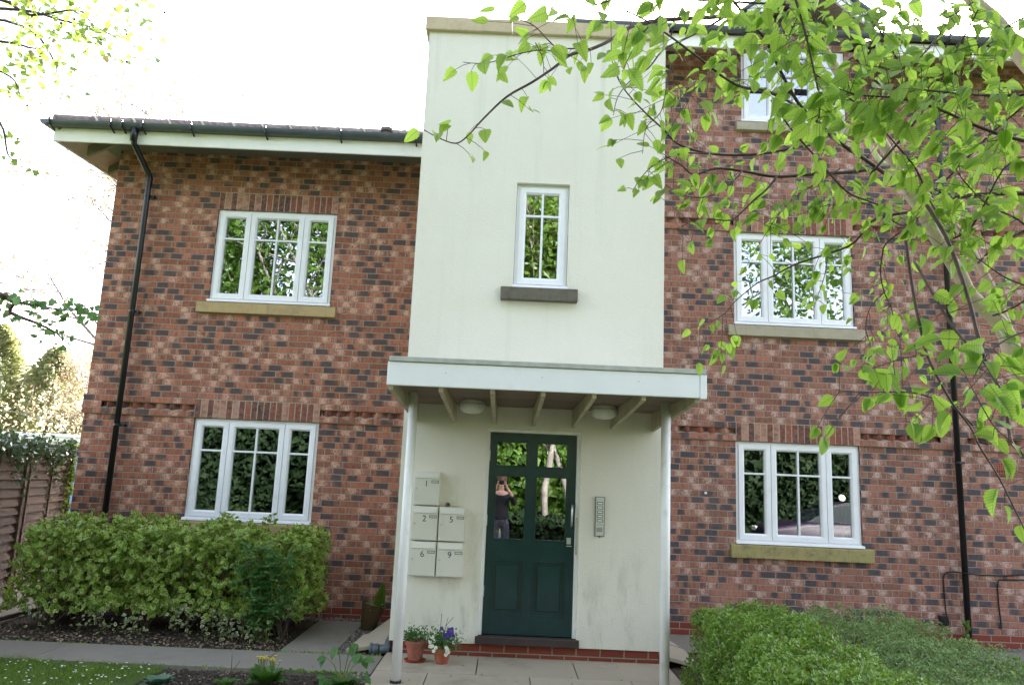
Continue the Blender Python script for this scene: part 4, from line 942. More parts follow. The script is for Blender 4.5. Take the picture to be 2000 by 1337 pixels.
# low variegated sprays at the hedge foot
t = thing('variegated_shoots', (2.5, -1.33, 0), 'low cream-edged shoots sprouting at the front foot of the variegated hedge', 'shrub')
n = 620; c0 = np.array([(1.15, -1.35, .16), (1.5, -1.38, .12), (2.0, -1.36, .2), (2.35, -1.4, .16), (2.6, -1.42, .14), (2.75, -1.4, .22), (2.95, -1.35, .3), (.5, -1.25, .18)])
P_ = c0[rng.integers(0, 8, n)] + rng.normal(size=(n, 3)) * np.array([.10, .06, .07]); P_[:, 2] = np.maximum(P_[:, 2], .02)
leaves('leaves', P_, norm(rvec(n) + [0, -.6, .4]), norm(rvec(n) * .6 + [0, -.5, .8]), rng.uniform(.025, .05, n), T_OV, L['euonP'], t)
mb = MB()
for c_ in c0:
    for q in range(4): mb.tube([(c_[0] + rnd.gauss(0, .03), c_[1] + .05, .0), (c_[0] + rnd.gauss(0, .07), c_[1] + rnd.gauss(0, .03), c_[2] + .08)], [.004, .002], 5)
mb.build('stems', M['stem'], t)
# compound-leaved bush growing through the hedge
t = thing('rose_bush', (2.72, -1.38, 0), 'taller dark green bush with divided leaves growing through the right of the variegated hedge', 'shrub')
P_ = []; D_ = []; mb = MB()
for q in range(46):
    a_ = rnd.uniform(0, 6.28); top = np.array([2.72 + rnd.gauss(0, .17), -1.36 + rnd.gauss(0, .07), rnd.uniform(.25, 1.02)])
    base = np.array([2.74 + rnd.gauss(0, .05), -1.30, 0.0]); mid = (base + top) / 2 + np.array([rnd.gauss(0, .05), -.03, .05])
    mb.tube([base, mid, top], [.005, .004, .002], 5)
    for s_ in range(9):
        b_ = mid + (top - mid) * rnd.random(); dr = np.array([rnd.gauss(0, 1), rnd.gauss(-.4, .7), rnd.gauss(.2, .5)]); dr /= np.linalg.norm(dr); sd_ = np.cross(dr, (0, 0, 1.)); sd_ /= np.linalg.norm(sd_) + 1e-6
        for w_ in range(4):
            for sg in (-1, 1):
                P_.append(b_ + dr * (.02 + w_ * .024)); D_.append(dr * .5 + sg * sd_ + np.array([0, 0, -.1]))
        P_.append(b_ + dr * .11); D_.append(dr)
P_ = np.array(P_); D_ = np.array(D_); n = len(P_)
leaves('leaves', P_, D_, norm(rvec(n) * .5 + [0, -.4, .9]), rng.uniform(.024, .038, n), T_OV, L['rose'], t); mb.build('stems', M['gstem'], t)
# hedges at the lower right
def xf1(P):     # front hedge runs forward from the tower corner along the paving and widens
    P = P.copy(); x, y = P[:, 0].copy(), P[:, 1].copy(); k_ = (-2.45 - y)
    P[:, 0] = x + np.where(k_ > 0, k_, 0) * (-.02) ; return P
hedge('clipped_hedge', 'low bright green small-leaved hedge at the lower right, beside the paving', (6.68, 7.50, -5.4, -2.42, .04, .70), 8600, 6, .026, T_DIA, L['box'], spread=.8, lump=.09, stems=14, xf=xf1, wts=np.array([1.5, .5, .5, 1.3, .6]), rad=.14)
def xf2(P):
    P = P.copy(); x, y = P[:, 0].copy(), P[:, 1].copy(); P[:, 1] = y - (x - 7.7) * .0; return P
hedge('grey_green_shrub_mass', 'low grey-green hedge behind the bright green hedge, below the lower right window', (7.42, 9.05, -4.9, -1.25, .04, .56), 9500, 5, .024, T_DIA, L['grey'], spread=.9, lump=.10, stems=20, wts=np.array([1.6, .4, .9, .5, .9]), rad=.14)
# flower bed plants
def rosette(name, lab, x, y, n, ln, tpl, mat, up=.5, cat='plant', z=.01):
    t = thing(name, (x, y, 0), lab, cat); P_ = []; D_ = []; N_ = []
    for q in range(n):
        a_ = q * 2.4 + rnd.uniform(-.3, .3); u_ = up * (1 - q / n * .9) + .1; d = np.array([math.cos(a_), math.sin(a_), u_ * 1.4]); P_.append((x + .02 * d[0], y + .02 * d[1], z + .01)); D_.append(d); N_.append((-.5 * d[0], -.5 * d[1], 1))
    leaves('leaves', np.array(P_), np.array(D_), np.array(N_, float), rng.uniform(ln * .7, ln * 1.15, n), tpl, mat, t); return t
t = rosette('primrose', 'primrose clump with broad green leaves and yellow flowers in the flower bed', 3.28, -2.86, 44, .15, T_HOSTA, L['hosta'], 1.3)
mb = MB(); ms = MB()
for q in range(26):
    cx, cz = (3.25, .21) if q % 2 else (3.325, .20); p_ = (cx + rnd.gauss(0, .02), -2.88 + rnd.gauss(0, .02), cz + rnd.gauss(0, .012)); mb.lathe([(.002, 0), (.012, .003), (.013, .006), (.002, .004)], p_, 6); ms.tube([(cx, -2.86, .03), p_], .002, 4)
mb.build('flowers', L['yellow'], t); ms.build('stalks', M['gstem'], t)
t = rosette('broad_leaf_seedling', 'dark red-stemmed seedling with a few broad leaves, left of the primrose', 3.0, -2.95, 12, .10, T_HOSTA, L['hosta'], .9)
mb = MB(); mb.tube([(3.0, -2.95, 0), (3.03, -2.95, .14), (3.02, -2.94, .24)], [.004, .003, .002], 5); mb.tube([(3.02, -2.95, .1), (3.09, -2.95, .2)], [.003, .0015], 5); mb.build('stalk', M['twig'], t)
t = rosette('silvery_plant', 'blue-green leafy plant at the edge of the lawn', 2.52, -3.05, 26, .12, T_HOSTA, leaf_mat('silvery_leaf', (.08, .16, .09), (.12, .20, .12), (.1, .2, .1), .2, .5, aged=False), .9)
t = rosette('hollyhock', 'tall arching leafy plant at the right end of the flower bed', 3.86, -2.80, 14, .15, T_HOSTA, L['rose'], .5)
mb = MB(); P_ = []; D_ = []
for tx, ty, tz in ((3.72, -2.8, .22), (3.80, -2.82, .30), (3.93, -2.78, .33), (4.02, -2.80, .22), (4.05, -2.9, .12), (3.74, -2.9, .10), (3.97, -2.85, .26)):
    m_ = (3.86 * .5 + tx * .5, -2.8, tz * .75); mb.tube([(3.86, -2.8, 0), m_, (tx, ty, tz)], [.005, .004, .002], 5)
    for q in range(3): P_.append((tx, ty, tz)); D_.append((tx - 3.86 + rnd.gauss(0, .12), rnd.gauss(-.1, .1), rnd.uniform(-.35, -.0)))
leaves('drooping_leaves', np.array(P_), np.array(D_), norm(rvec(len(P_)) * .4 + [0, -.5, .8]), rng.uniform(.06, .11, len(P_)), T_OV, L['hosta'], t); mb.build('stalk', M['gstem'], t)
# weed by the right downpipe
t = thing('weed', (10.25, -.35, 0), 'pale green weed sprouting at the foot of the right downpipe', 'weed')
mb = MB(); mb.tube([(10.3, -.3, 0), (10.31, -.3, .2), (10.33, -.3, .32)], .004, 5); mb.build('stalk', M['gstem'], t)
P_ = np.array([(10.31, -.3, .06 + .27 * rnd.random()) for _ in range(26)]); leaves('leaves', P_, norm(rvec(26) + [0, 0, .3]), rvec(26), .06, T_OV, L['ivyL'], t)

# pots ---------------------------------------------------------------
def pot(name, lab, x, y, z, r, h, mat, rim=True, tilt=None):
    t = thing(name, (x, y, z), lab, 'plant pot'); mb = MB()
    prof = [(r * .68, 0), (r * .93, h * .78), (r * 1.05, h * .785), (r * 1.08, h), (r * .98, h), (r * .92, h * .88), (.001, h * .88)] if rim else [(r * .6, 0), (r * .75, h * .3), (r * .95, h * .8), (r * 1.05, h), (r * .97, h), (r * .9, h * .9), (.001, h * .9)]
    mb.lathe(prof, (x, y, z), 28, tilt); mb.build('pot', mat, t, smooth=False); 
    return t
t = pot('plant_pot', 'lime-streaked terracotta pot in a red saucer, partly behind the left canopy post', 4.345, -1.99, .055, .092, .165, M['terraW'])
mb = MB(); mb.lathe([(.085, 0), (.10, .018), (.094, .018), (.08, .006)], (4.345, -1.99, .04), 28); mb.build('saucer', M['saucer'], t)
n = 420; c0 = np.array([(4.30, -1.99, .26), (4.36, -1.98, .25), (4.41, -2.0, .27), (4.27, -2.0, .24)])
P_ = c0[rng.integers(0, 4, n)] + rng.normal(size=(n, 3)) * [.035, .035, .03]; leaves('foliage', P_, norm(rvec(n) + [0, 0, .6]), rvec(n), rng.uniform(.014, .028, n), T_OV, L['rose'], t)
t = pot('plant_pot', 'clean terracotta pot of purple and white violas nearest the front door', 4.59, -2.04, .04, .082, .135, M['terracotta'], rim=False)
n = 900; P_ = np.array([4.585, -2.04, .235]) + rng.normal(size=(n, 3)) * [.075, .06, .05]; P_[:, 2] = np.maximum(P_[:, 2], .13); leaves('foliage', P_, norm(rvec(n) + [0, 0, .5]), rvec(n), rng.uniform(.012, .027, n), T_OV, L['rose'], t)
def viola(pts, mat, nm):
    mb = MB()
    for p_ in pts:
        for q in range(5):
            a_ = q * 1.256; c_ = np.array(p_) + [.009 * math.cos(a_), 0, .009 * math.sin(a_)]; mb.lathe([(.001, -.002), (.009, -.001), (.009, .001), (.001, .002)], c_, 7, Matrix.Rotation(R(80), 3, 'X'))
    mb.build(nm, mat, t)
viola([(4.64 + rnd.gauss(0, .03), -2.10 + rnd.gauss(0, .01), .31 + rnd.gauss(0, .025)) for _ in range(11)] + [(4.575, -2.08, .345), (4.68, -2.08, .29)], L['purple'], 'purple_flowers')
viola([(4.50 + rnd.gauss(0, .015), -2.11, .20 + rnd.gauss(0, .03)) for _ in range(7)] + [(4.64 + rnd.gauss(0, .01), -2.12, .16 + rnd.gauss(0, .02)) for _ in range(6)] + [(4.69, -2.08, .23), (4.50, -2.1, .27)], L['whitep'], 'white_flowers')
mb = MB(); mb.tube([(4.58, -2.03, .2), (4.562, -2.03, .36), (4.566, -2.03, .46)], .0025, 5); mb.tube([(4.58, -2.03, .2), (4.61, -2.03, .36), (4.672, -2.03, .435)], .0022, 5); mb.tube([(4.61, -2.03, .36), (4.625, -2.03, .43)], .002, 5); mb.build('dry_twigs', M['twig'], t)
tilt = Matrix.Rotation(R(11), 3, 'Y')
t = pot('basket_pot', 'tilted dark wicker basket pot with a bright green dwarf conifer, against the tower side', 3.665, -.52, .02, .125, .27, M['basket'], rim=False, tilt=tilt)
P_ = []; D_ = []
for q in range(2600):
    h = rnd.random(); r_ = .07 * (1 - h) ** .8 * math.sqrt(rnd.random()); a_ = rnd.uniform(0, 6.28); P_.append((3.765 + .04 * h + r_ * math.cos(a_), -.52 + r_ * math.sin(a_), .25 + .24 * h)); D_.append((math.cos(a_) * .25 + .1, math.sin(a_) * .25, 1))
leaves('conifer', np.array(P_), np.array(D_), rvec(len(P_)), .03, T_NEED, L['fern'], t)
n = 260; P_ = np.array([3.71, -.52, .275]) + rng.normal(size=(n, 3)) * [.055, .05, .014]; leaves('ground_foliage', P_, norm(rvec(n) + [0, 0, .5]), rvec(n), .022, T_OV, L['euonP'], t)

# =================================================================== FENCE + IVY
fe = thing('garden_fence', (-1.1, 1.0, 0), 'red-brown overlapping board fence running back along the left side path', 'fence')
def fpt(y): return -.93 - .26 * (y - .43)
dirf = np.array([-.26, 1.0]); dirf /= np.linalg.norm(dirf); nf = np.array([dirf[1], -dirf[0]])
seg = [(-3.2, -1.35), (-1.30, .55), (.60, 2.45)]
for y0_, y1_ in seg:
    mb = MB(); z = .06; k_ = 0
    while z < 1.72:
        hh = .125; j0, j1 = rnd.uniform(-.006, .006), rnd.uniform(-.006, .006); o0_, o1_ = .030, .010
        a0 = np.array([fpt(y0_), y0_]); a1 = np.array([fpt(y1_), y1_])
        nseg = 6; v_ = []
        for s_ in range(nseg + 1):
            f0 = s_ / nseg; b0 = a0 + (a1 - a0) * f0; w0 = .008 * mnoise.noise(Vector((f0 * 3 + y0_, z * 9, 0))); o_ = .006 * mnoise.noise(Vector((f0 * 2, z * 7, y0_)))
            for off_, zz in ((.052 + o_, z + w0), (.006, z + hh + .02), (.000, z + hh + .02), (.034 + o_, z + w0 - .004)):
                q = b0 + nf * off_; v_.append((q[0], q[1], zz))
        f_ = [(3, 2, 1, 0), tuple(nseg * 4 + i for i in range(4))]
        for s_ in range(nseg):
            for i in range(4): f_.append((s_ * 4 + i, s_ * 4 + (i + 1) % 4, (s_ + 1) * 4 + (i + 1) % 4, (s_ + 1) * 4 + i))
        mb.add(v_, f_)
        z += .105
    mb.build('fence_panel', M['fence'], fe)
    for f_ in (.03, .5, .97):
        b_ = np.array([fpt(y0_), y0_]) + (np.array([fpt(y1_), y1_]) - np.array([fpt(y0_), y0_])) * f_; q = b_ + nf * .046; mb = MB()
        u_ = dirf * .018; w_ = nf * .02
        c4 = [q - u_, q + u_, q + u_ + w_, q - u_ + w_]; mb.hexa([(c[0], c[1], .03) for c in c4] + [(c[0], c[1], 1.80) for c in c4]); mb.build('batten', M['post'], fe)
    mb = MB(); c4 = [np.array([fpt(y0_), y0_]) - nf * .02, np.array([fpt(y1_), y1_]) - nf * .02, np.array([fpt(y1_), y1_]) + nf * .05, np.array([fpt(y0_), y0_]) + nf * .05]
    mb.hexa([(c[0], c[1], 1.80) for c in c4] + [(c[0], c[1], 1.84) for c in c4]); mb.build('capping_rail', M['post'], fe)
for y_ in (-1.325, .575, 2.50):
    c_ = np.array([fpt(y_), y_]); mb = MB(); u_ = dirf * .045; w_ = nf * .05; c4 = [c_ - u_ - w_, c_ + u_ - w_, c_ + u_ + w_, c_ - u_ + w_]; mb.hexa([(c[0], c[1], 0) for c in c4][::1] + [(c[0], c[1], 1.93) for c in c4]); mb.build('fence_post', M['post'], fe)
t = thing('ivy', (-1.2, 1.2, 1.2), 'dark glossy ivy trailing over the top of the garden fence', 'ivy')
n = 1500; yy = rng.uniform(-.6, 2.3, n); zz = 1.86 + rng.normal(size=n) * .07 - np.abs(rng.normal(size=n)) * .12 * (1 + np.sin(yy * 5)); xx = -.93 - .26 * (yy - .43) + rng.normal(size=n) * .06 + .05
leaves('leaves', np.c_[xx, yy, zz], norm(rvec(n) + [.5, -.4, -.3]), norm(rvec(n) * .6 + [.6, -.6, .5]), rng.uniform(.03, .062, n), T_IVY, L['ivy'], t)
mb = MB()
for q in range(10):
    y_ = -.5 + q * .3; mb.tube([(fpt(y_) + .06, y_, 1.85), (fpt(y_ + .2) + .08, y_ + .2, 1.9 + rnd.gauss(0, .03)), (fpt(y_ + .4) + .06, y_ + .4, 1.8)], .006, 5)
mb.build('vines', M['stem'], t)
t = thing('climbing_weed', (-1.25, 2.35, 0), 'light green climber growing up the end post of the fence', 'climber')
n = 700; zz = rng.uniform(.1, 1.95, n); P_ = np.c_[-1.36 + rng.normal(size=n) * .06, 2.38 + rng.normal(size=n) * .08, zz]
leaves('leaves', P_, norm(rvec(n) + [.2, -.5, 0]), norm(rvec(n) * .6 + [0, -.8, .4]), rng.uniform(.03, .06, n), T_IVY, L['ivyL'], t)
mb = MB(); mb.tube([(-1.36, 2.38, 0), (-1.34, 2.37, 1.0), (-1.38, 2.38, 1.9)], .006, 5); mb.build('vines', M['stem'], t)

# =================================================================== TREES
def grow(base, h, r, seed, levels=4, spread=.6, nchild=5, up=.35, trunk_lean=(0, 0), first=.3):
    """returns tube list and tip points"""
    rg = random.Random(seed); segs = []; tips = []
    def br(p, d, ln, rad, lv):
        pts = [p]; rr_ = [rad]; q = p; dd = d; n_ = 4 if lv < levels else 3
        for i in range(n_):
            dd = dd + Vector((rg.gauss(0, .12), rg.gauss(0, .12), rg.gauss(0, .08) + up * .12)); dd.normalize(); q = q + dd * (ln / n_); pts.append(q); rr_.append(rad * (1 - .75 * (i + 1) / n_))
        segs.append((pts, rr_, lv))
        if lv >= levels: tips.extend(pts[1:]); return
        for k_ in range(nchild + (2 if lv == 0 else 0)):
            f_ = first + (1 - first) * (k_ + rg.random()) / (nchild + (2 if lv == 0 else 0)); i = min(n_ - 1, int(f_ * n_)); a0 = pts[i].lerp(pts[i + 1], f_ * n_ - i)
            ax = Vector((rg.gauss(0, 1), rg.gauss(0, 1), rg.gauss(0, .4))); ax = (ax - dd * ax.dot(dd)).normalized(); nd = (dd * (1 - spread) + ax * spread + Vector((0, 0, up * .4))).normalized()
            br(a0, nd, ln * rg.uniform(.5, .75) * (1.15 - .4 * f_), rr_[i] * .55, lv + 1)
    br(Vector(base), Vector((trunk_lean[0], trunk_lean[1], 1)).normalized(), h, r, 0); return segs, tips
def tree(name, lab, base, h, r, seed, leafmat, nleaf, lsize, tpl=T_DIA, levels=3, spread=.62, jit=.35, bark='greybark', first=.3, nchild=5, cat='tree', group=None, lean=(0, 0), up=.35, flat=False):
    t = thing(name, base, lab, cat, group); segs, tips = grow(base, h, r, seed, levels, spread, nchild, up, lean, first)
    mb = MB()
    for pts, rr_, lv in segs: mb.tube([tuple(p) for p in pts], [max(x, .009) for x in rr_], 10 if lv == 0 else 6 if lv == 1 else 4, cap=lv < 2)
    mb.build('trunk', M[bark], t, smooth=True)
    if nleaf:
        tp = np.array([tuple(p) for p in tips]); P_ = tp[rng.integers(0, len(tp), nleaf)] + rng.normal(size=(nleaf, 3)) * jit
        P_[:, 2] = np.maximum(P_[:, 2], .3)
        leaves('crown', P_, norm(rvec(nleaf) + [0, 0, -.3]), norm(rvec(nleaf) + [0, 0, .5]), lsize * rng.uniform(.6, 1.3, nleaf), tpl, leafmat, t)
    return t
# --- the birch in the foreground, surveyed branch by branch
bt = thing('birch_tree', (8.25, -6.1, 0), 'young birch with pale pinkish bark and fresh green serrated leaves leaning in from the right', 'tree')
def poly(pts, d0, d1):
    n_ = len(pts); return [at(u, v, d0 + (d1 - d0) * i / (n_ - 1)) for i, (u, v) in enumerate(pts)]
def smooth_path(P, sub=3):
    P = [np.array(p) for p in P]; out = []
    for i in range(len(P) - 1):
        p0, p1, p2, p3 = P[max(0, i - 1)], P[i], P[i + 1], P[min(len(P) - 1, i + 2)]
        for s_ in range(sub):
            t_ = s_ / sub; out.append(.5 * ((2 * p1) + (-p0 + p2) * t_ + (2 * p0 - 5 * p1 + 4 * p2 - p3) * t_ ** 2 + (-p0 + 3 * p1 - 3 * p2 + p3) * t_ ** 3))
    out.append(P[-1]); return out
trunk = [(8.25, -6.1, -.05), (8.05, -6.12, .6), (7.75, -6.2, 1.25), (7.40, -6.28, 1.75)] + poly([(2000, 735), (1968, 658), (1940, 616), (1895, 577), (1874, 535), (1835, 475), (1804, 420), (1765, 357), (1734, 297), (1688, 224), (1636, 140), (1601, 84), (1576, 49), (1541, 2), (1520, -40), (1500, -90)], 2.95, 3.15)
tp_ = smooth_path(trunk); mb = MB(); mb.tube(tp_, list(np.interp(np.linspace(0, 1, len(tp_)), [0, .2, .3, .45, .75, 1], [.06, .036, .030, .025, .018, .009])), 14); 
stem2 = poly([(1990, 700), (1950, 590), (1911, 513), (1881, 465), (1849, 420), (1790, 371), (1720, 315), (1702, 287), (1681, 252), (1640, 190), (1600, 120)], 3.05, 3.45); tp2 = smooth_path(stem2); mb.tube(tp2, list(np.linspace(.017, .008, len(tp2))), 12)
stem3 = [(8.25, -6.05, 0), (8.1, -6.0, 1.2), (7.8, -6.0, 2.4)] + poly([(2080, 240), (2000, 112), (1975, 84), (1947, 45), (1912, 12), (1881, -20), (1840, -80)], 2.75, 2.9); tp3 = smooth_path(stem3); mb.tube(tp3, list(np.linspace(.045, .018, len(tp3))), 14)
mb.build('trunk', M['birch'], bt, smooth=True)
BR = [ # pixel path, depth start, depth end, radius start, end, leaves, leaf scale
 ([(1769, 367), (1730, 340), (1685, 308), (1636, 276), (1601, 241), (1566, 210), (1541, 171), (1520, 130), (1496, 80), (1468, 45), (1430, 0), (1400, -40)], 3.0, 2.3, .0085, .004, 30, 1),
 ([(1559, 210), (1538, 196), (1496, 178), (1450, 170), (1412, 150), (1363, 112), (1314, 75), (1270, 45), (1220, 20)], 2.75, 2.1, .0065, .002, 30, 1),
 ([(1541, 7), (1489, 28), (1419, 32), (1360, 36), (1290, 40), (1240, 50), (1211, 65), (1190, 80), (1155, 96), (1113, 108), (1081, 133), (1039, 161), (990, 189), (945, 231), (913, 266), (889, 280), (854, 268), (829, 254)], 3.1, 2.35, .010, .0013, 24, .9),
 ([(1155, 96), (1141, 95), (1092, 94), (1071, 79), (1046, 53), (1020, 40), (985, 30)], 2.55, 2.4, .003, .001, 14, .95),
 ([(1113, 108), (1060, 98), (1015, 105), (984, 115), (945, 124), (905, 122)], 2.5, 2.35, .0025, .001, 10, 1.),
 ([(1046, 84), (1060, 115), (1062, 147)], 2.45, 2.4, .002, .001, 4, .9),
 ([(1419, 32), (1370, 60), (1330, 80), (1295, 98), (1267, 133), (1232, 157), (1207, 189), (1198, 225)], 2.8, 2.5, .005, .001, 16, .85),
 ([(1330, 80), (1310, 130), (1300, 180), (1290, 220), (1262, 250), (1255, 300)], 2.7, 2.5, .003, .001, 16, .85),
 ([(1618, 273), (1562, 287), (1482, 301), (1394, 301), (1328, 283), (1295, 252), (1260, 220), (1225, 182), (1204, 147), (1190, 98)], 2.9, 2.5, .006, .0012, 30, .85),
 ([(1394, 301), (1330, 300), (1280, 320), (1250, 350), (1235, 375)], 2.7, 2.5, .003, .001, 12, .8),
 ([(1737, 325), (1660, 336), (1601, 339), (1517, 345), (1450, 334), (1398, 329), (1356, 341), (1330, 322), (1300, 305)], 2.95, 2.6, .008, .002, 32, .85),
 ([(1517, 346), (1496, 371), (1471, 392), (1450, 413), (1426, 430), (1380, 428), (1345, 437), (1322, 445)], 2.8, 2.6, .0045, .001, 18, .85),
 ([(1450, 334), (1425, 360), (1380, 385), (1330, 380), (1300, 360)], 2.75, 2.6, .003, .001, 18, .85),
 ([(1786, 413), (1740, 420), (1706, 430), (1685, 455), (1660, 479), (1618, 495), (1580, 507), (1545, 520), (1510, 539), (1482, 551), (1457, 570), (1433, 591), (1415, 612), (1380, 633), (1368, 638)], 3.1, 3.1, .0065, .001, 24, .8),
 ([(1412, 618), (1410, 661), (1408, 679), (1412, 700)], 3.1, 3.1, .0015, .001, 7, .75),
 ([(1618, 495), (1610, 540), (1600, 570), (1590, 600)], 3.1, 3.05, .002, .001, 8, .75),
 ([(1800, 425), (1734, 472), (1723, 500), (1720, 535), (1727, 570), (1741, 602), (1748, 633), (1758, 665), (1762, 735), (1770, 830)], 3.1, 3.2, .004, .0012, 44, .72),
 ([(1727, 570), (1700, 600), (1690, 640), (1700, 680), (1680, 700)], 3.15, 3.15, .002, .001, 14, .7),
 ([(1769, 470), (1783, 567), (1797, 637), (1811, 693), (1832, 738), (1860, 787), (1895, 833), (1912, 869), (1951, 932), (1986, 1002), (2005, 1040)], 2.4, 2.1, .005, .002, 13, 1.05),
 ([(1786, 511), (1818, 567), (1860, 637), (1909, 693), (1940, 730)], 2.6, 2.1, .005, .003, 12, 1.2),
 ([(1810, 400), (1849, 465), (1877, 539), (1895, 595), (1909, 651), (1926, 707), (1951, 756), (1965, 798), (1975, 861), (1996, 885), (2030, 930)], 2.5, 1.95, .0065, .004, 14, 1.1),
 ([(1632, 761), (1685, 766), (1755, 765), (1800, 770), (1860, 794), (1900, 830)][::-1], 2.3, 2.15, .0035, .001, 18, .95),
 ([(1811, 693), (1760, 700), (1700, 720), (1680, 715)], 2.3, 2.2, .002, .001, 9, .95),
 ([(2060, 290), (2000, 275), (1951, 262), (1895, 241), (1825, 210), (1755, 192), (1681, 186), (1640, 175)], 2.2, 2.2, .006, .002, 30, .95),
 ([(1700, 340), (1765, 266), (1807, 210), (1839, 154), (1863, 105), (1888, 63), (1910, 20)], 2.7, 2.3, .0045, .002, 24, .9),
 ([(2060, 182), (2000, 185), (1930, 187), (1825, 178), (1760, 172), (1695, 168)], 2.1, 2.2, .005, .001, 26, .95),
 ([(2060, 378), (2000, 378), (1947, 378), (1867, 385), (1825, 395), (1804, 405)], 2.8, 3.1, .009, .008, 14, .9),
 ([(1548, -20), (1573, 66), (1590, 140), (1601, 196), (1599, 231)], 2.3, 2.3, .0035, .002, 16, 1.),
 ([(1818, 378), (1874, 325), (1930, 266), (2000, 206), (2060, 150)], 2.8, 2.4, .004, .003, 24, .9),
 ([(1506, 196), (1545, 252), (1597, 311), (1650, 371), (1695, 392), (1740, 405)], 2.5, 2.9, .003, .004, 20, .85),
 ([(1699, 224), (1748, 280), (1790, 332), (1814, 388), (1840, 430)], 2.5, 2.8, .003, .003, 18, .9),
 ([(1911, 513), (1950, 475), (2000, 450), (2060, 410)], 3.1, 2.6, .004, .004, 14, .9),
 ([(1640, 130), (1700, 90), (1760, 60), (1840, 40), (1900, 5)], 2.9, 2.5, .004, .002, 20, .9),
 ([(1601, 84), (1540, 60), (1480, 90), (1420, 110), (1370, 160), (1340, 200)], 3.0, 2.6, .004, .001, 26, .9),
 ([(1620, 120), (1580, 20), (1500, -20), (1420, -30)], 2.7, 2.3, .004, .002, 16, 1.),
 ([(1541, 10), (1450, 5), (1350, 0), (1250, -10), (1180, 5), (1120, 20), (1080, -10)], 2.5, 2.2, .004, .001, 30, 1.),
 ([(1300, 20), (1260, 60), (1235, 100), (1215, 140)], 2.2, 2.1, .003, .001, 9, 1.05),
 ([(1670, 200), (1600, 150), (1560, 120), (1540, 80), (1560, 30)], 2.6, 2.4, .003, .001, 18, .95),
 ([(1800, 420), (1760, 440), (1700, 400), (1620, 400), (1560, 420)], 2.9, 2.8, .003, .001, 20, .85),
 ([(1940, 616), (1980, 600), (2040, 560)], 2.6, 2.4, .004, .002, 8, 1.),
 ([(1850, 470), (1900, 440), (1960, 330), (2020, 300)], 2.7, 2.4, .004, .002, 22, .95),
 ([(1975, 861), (1940, 830), (1900, 760), (1880, 720)], 2.0, 2.1, .002, .001, 6, 1.1),
 ([(2040, 640), (1980, 655), (1930, 690), (1900, 740)], 2.2, 2.1, .004, .001, 10, 1.1),
 ([(2040, 20), (1990, 40), (1940, 70), (1880, 120), (1850, 160)], 2.4, 2.5, .004, .001, 20, .9),
 ([(2050, 480), (1990, 430), (1930, 400), (1880, 350), (1850, 300)], 2.5, 2.6, .004, .001, 24, .9),
 ([(1640, 330), (1560, 380), (1520, 420), (1500, 450)], 2.8, 2.7, .003, .001, 14, .8),
 ([(1840, 60), (1800, 110), (1760, 130), (1700, 130)], 2.6, 2.5, .003, .001, 16, .9),
 ([(1760, 130), (1725, 70), (1695, 35), (1650, 5), (1620, -20)], 2.6, 2.4, .003, .001, 16, .95),
 ([(1700, 60), (1725, 30), (1740, 0)], 2.5, 2.4, .002, .001, 7, .95),
 ([(2010, 560), (1960, 540), (1900, 500), (1860, 500)], 2.4, 2.5, .003, .001, 12, .95),
]
mb = MB(); LP = []; LD = []; LS = []; pet = MB()
lr = random.Random(3)
for pts, d0, d1, r0, r1, nl, sc_ in BR:
    path = smooth_path(poly(pts, d0, d1), 4); n_ = len(path); mb.tube(path, list(np.linspace(r0, r1, n_)), 6)
    nl = int(nl * (1.05 if min(u for u, v in pts) < 1340 else 1.2 if max(v for u, v in pts) > 800 else 1.35 if max(v for u, v in pts) > 480 else 2.4))
    for q in range(nl):
        f_ = (q + lr.random()) / nl * .97 + .03 if r0 < .0045 else (.12 + .88 * (q + lr.random()) / nl); i = min(n_ - 2, int(f_ * (n_ - 1))); p = path[i] + (path[i + 1] - path[i]) * (f_ * (n_ - 1) - i)
        tg = path[i + 1] - path[i]; tg = tg / np.linalg.norm(tg)
        # little side shoots carry the leaves away from the branch
        off = np.array([lr.gauss(0, 1), lr.gauss(0, .9), lr.gauss(-.15, .9)]); off -= tg * off.dot(tg) * .6; off /= np.linalg.norm(off)
        ln = lr.uniform(.008, .05) + (lr.uniform(.03, .11) if lr.random() < .55 and nl > 12 else 0)
        p2 = p + off * ln + tg * ln * .4
        mb.tube([p, (p + p2) / 2 + np.array([0, 0, .004]), p2], [.0012, .001, .0008], 4, cap=False)
        k_ = 2 if lr.random() < .5 and ln > .05 else 1
        for z_ in range(k_):
            dd = off * .6 + tg * .5 + np.array([lr.gauss(0, .45), lr.gauss(0, .45), lr.gauss(-.65, .4)]); LP.append(p2); LD.append(dd / np.linalg.norm(dd)); LS.append(sc_ * lr.uniform(.036, .070))
LP, LD, LS = np.array(LP), np.array(LD), np.array(LS); n = len(LP)
NN = norm(rvec(n) * .75 + np.array([0, -.75, .55]))
hf = rng.random(n) < .55
leaves('leaves', LP[hf], LD[hf], NN[hf], LS[hf], T_BIRCH, L['birch'], bt); hf = ~hf
leaves('leaves', LP[hf], LD[hf], norm(NN[hf] + rvec(hf.sum()) * .6), LS[hf], T_BIRCH2, L['birch'], bt); mb.build('branches', M['twig'], bt, smooth=True)

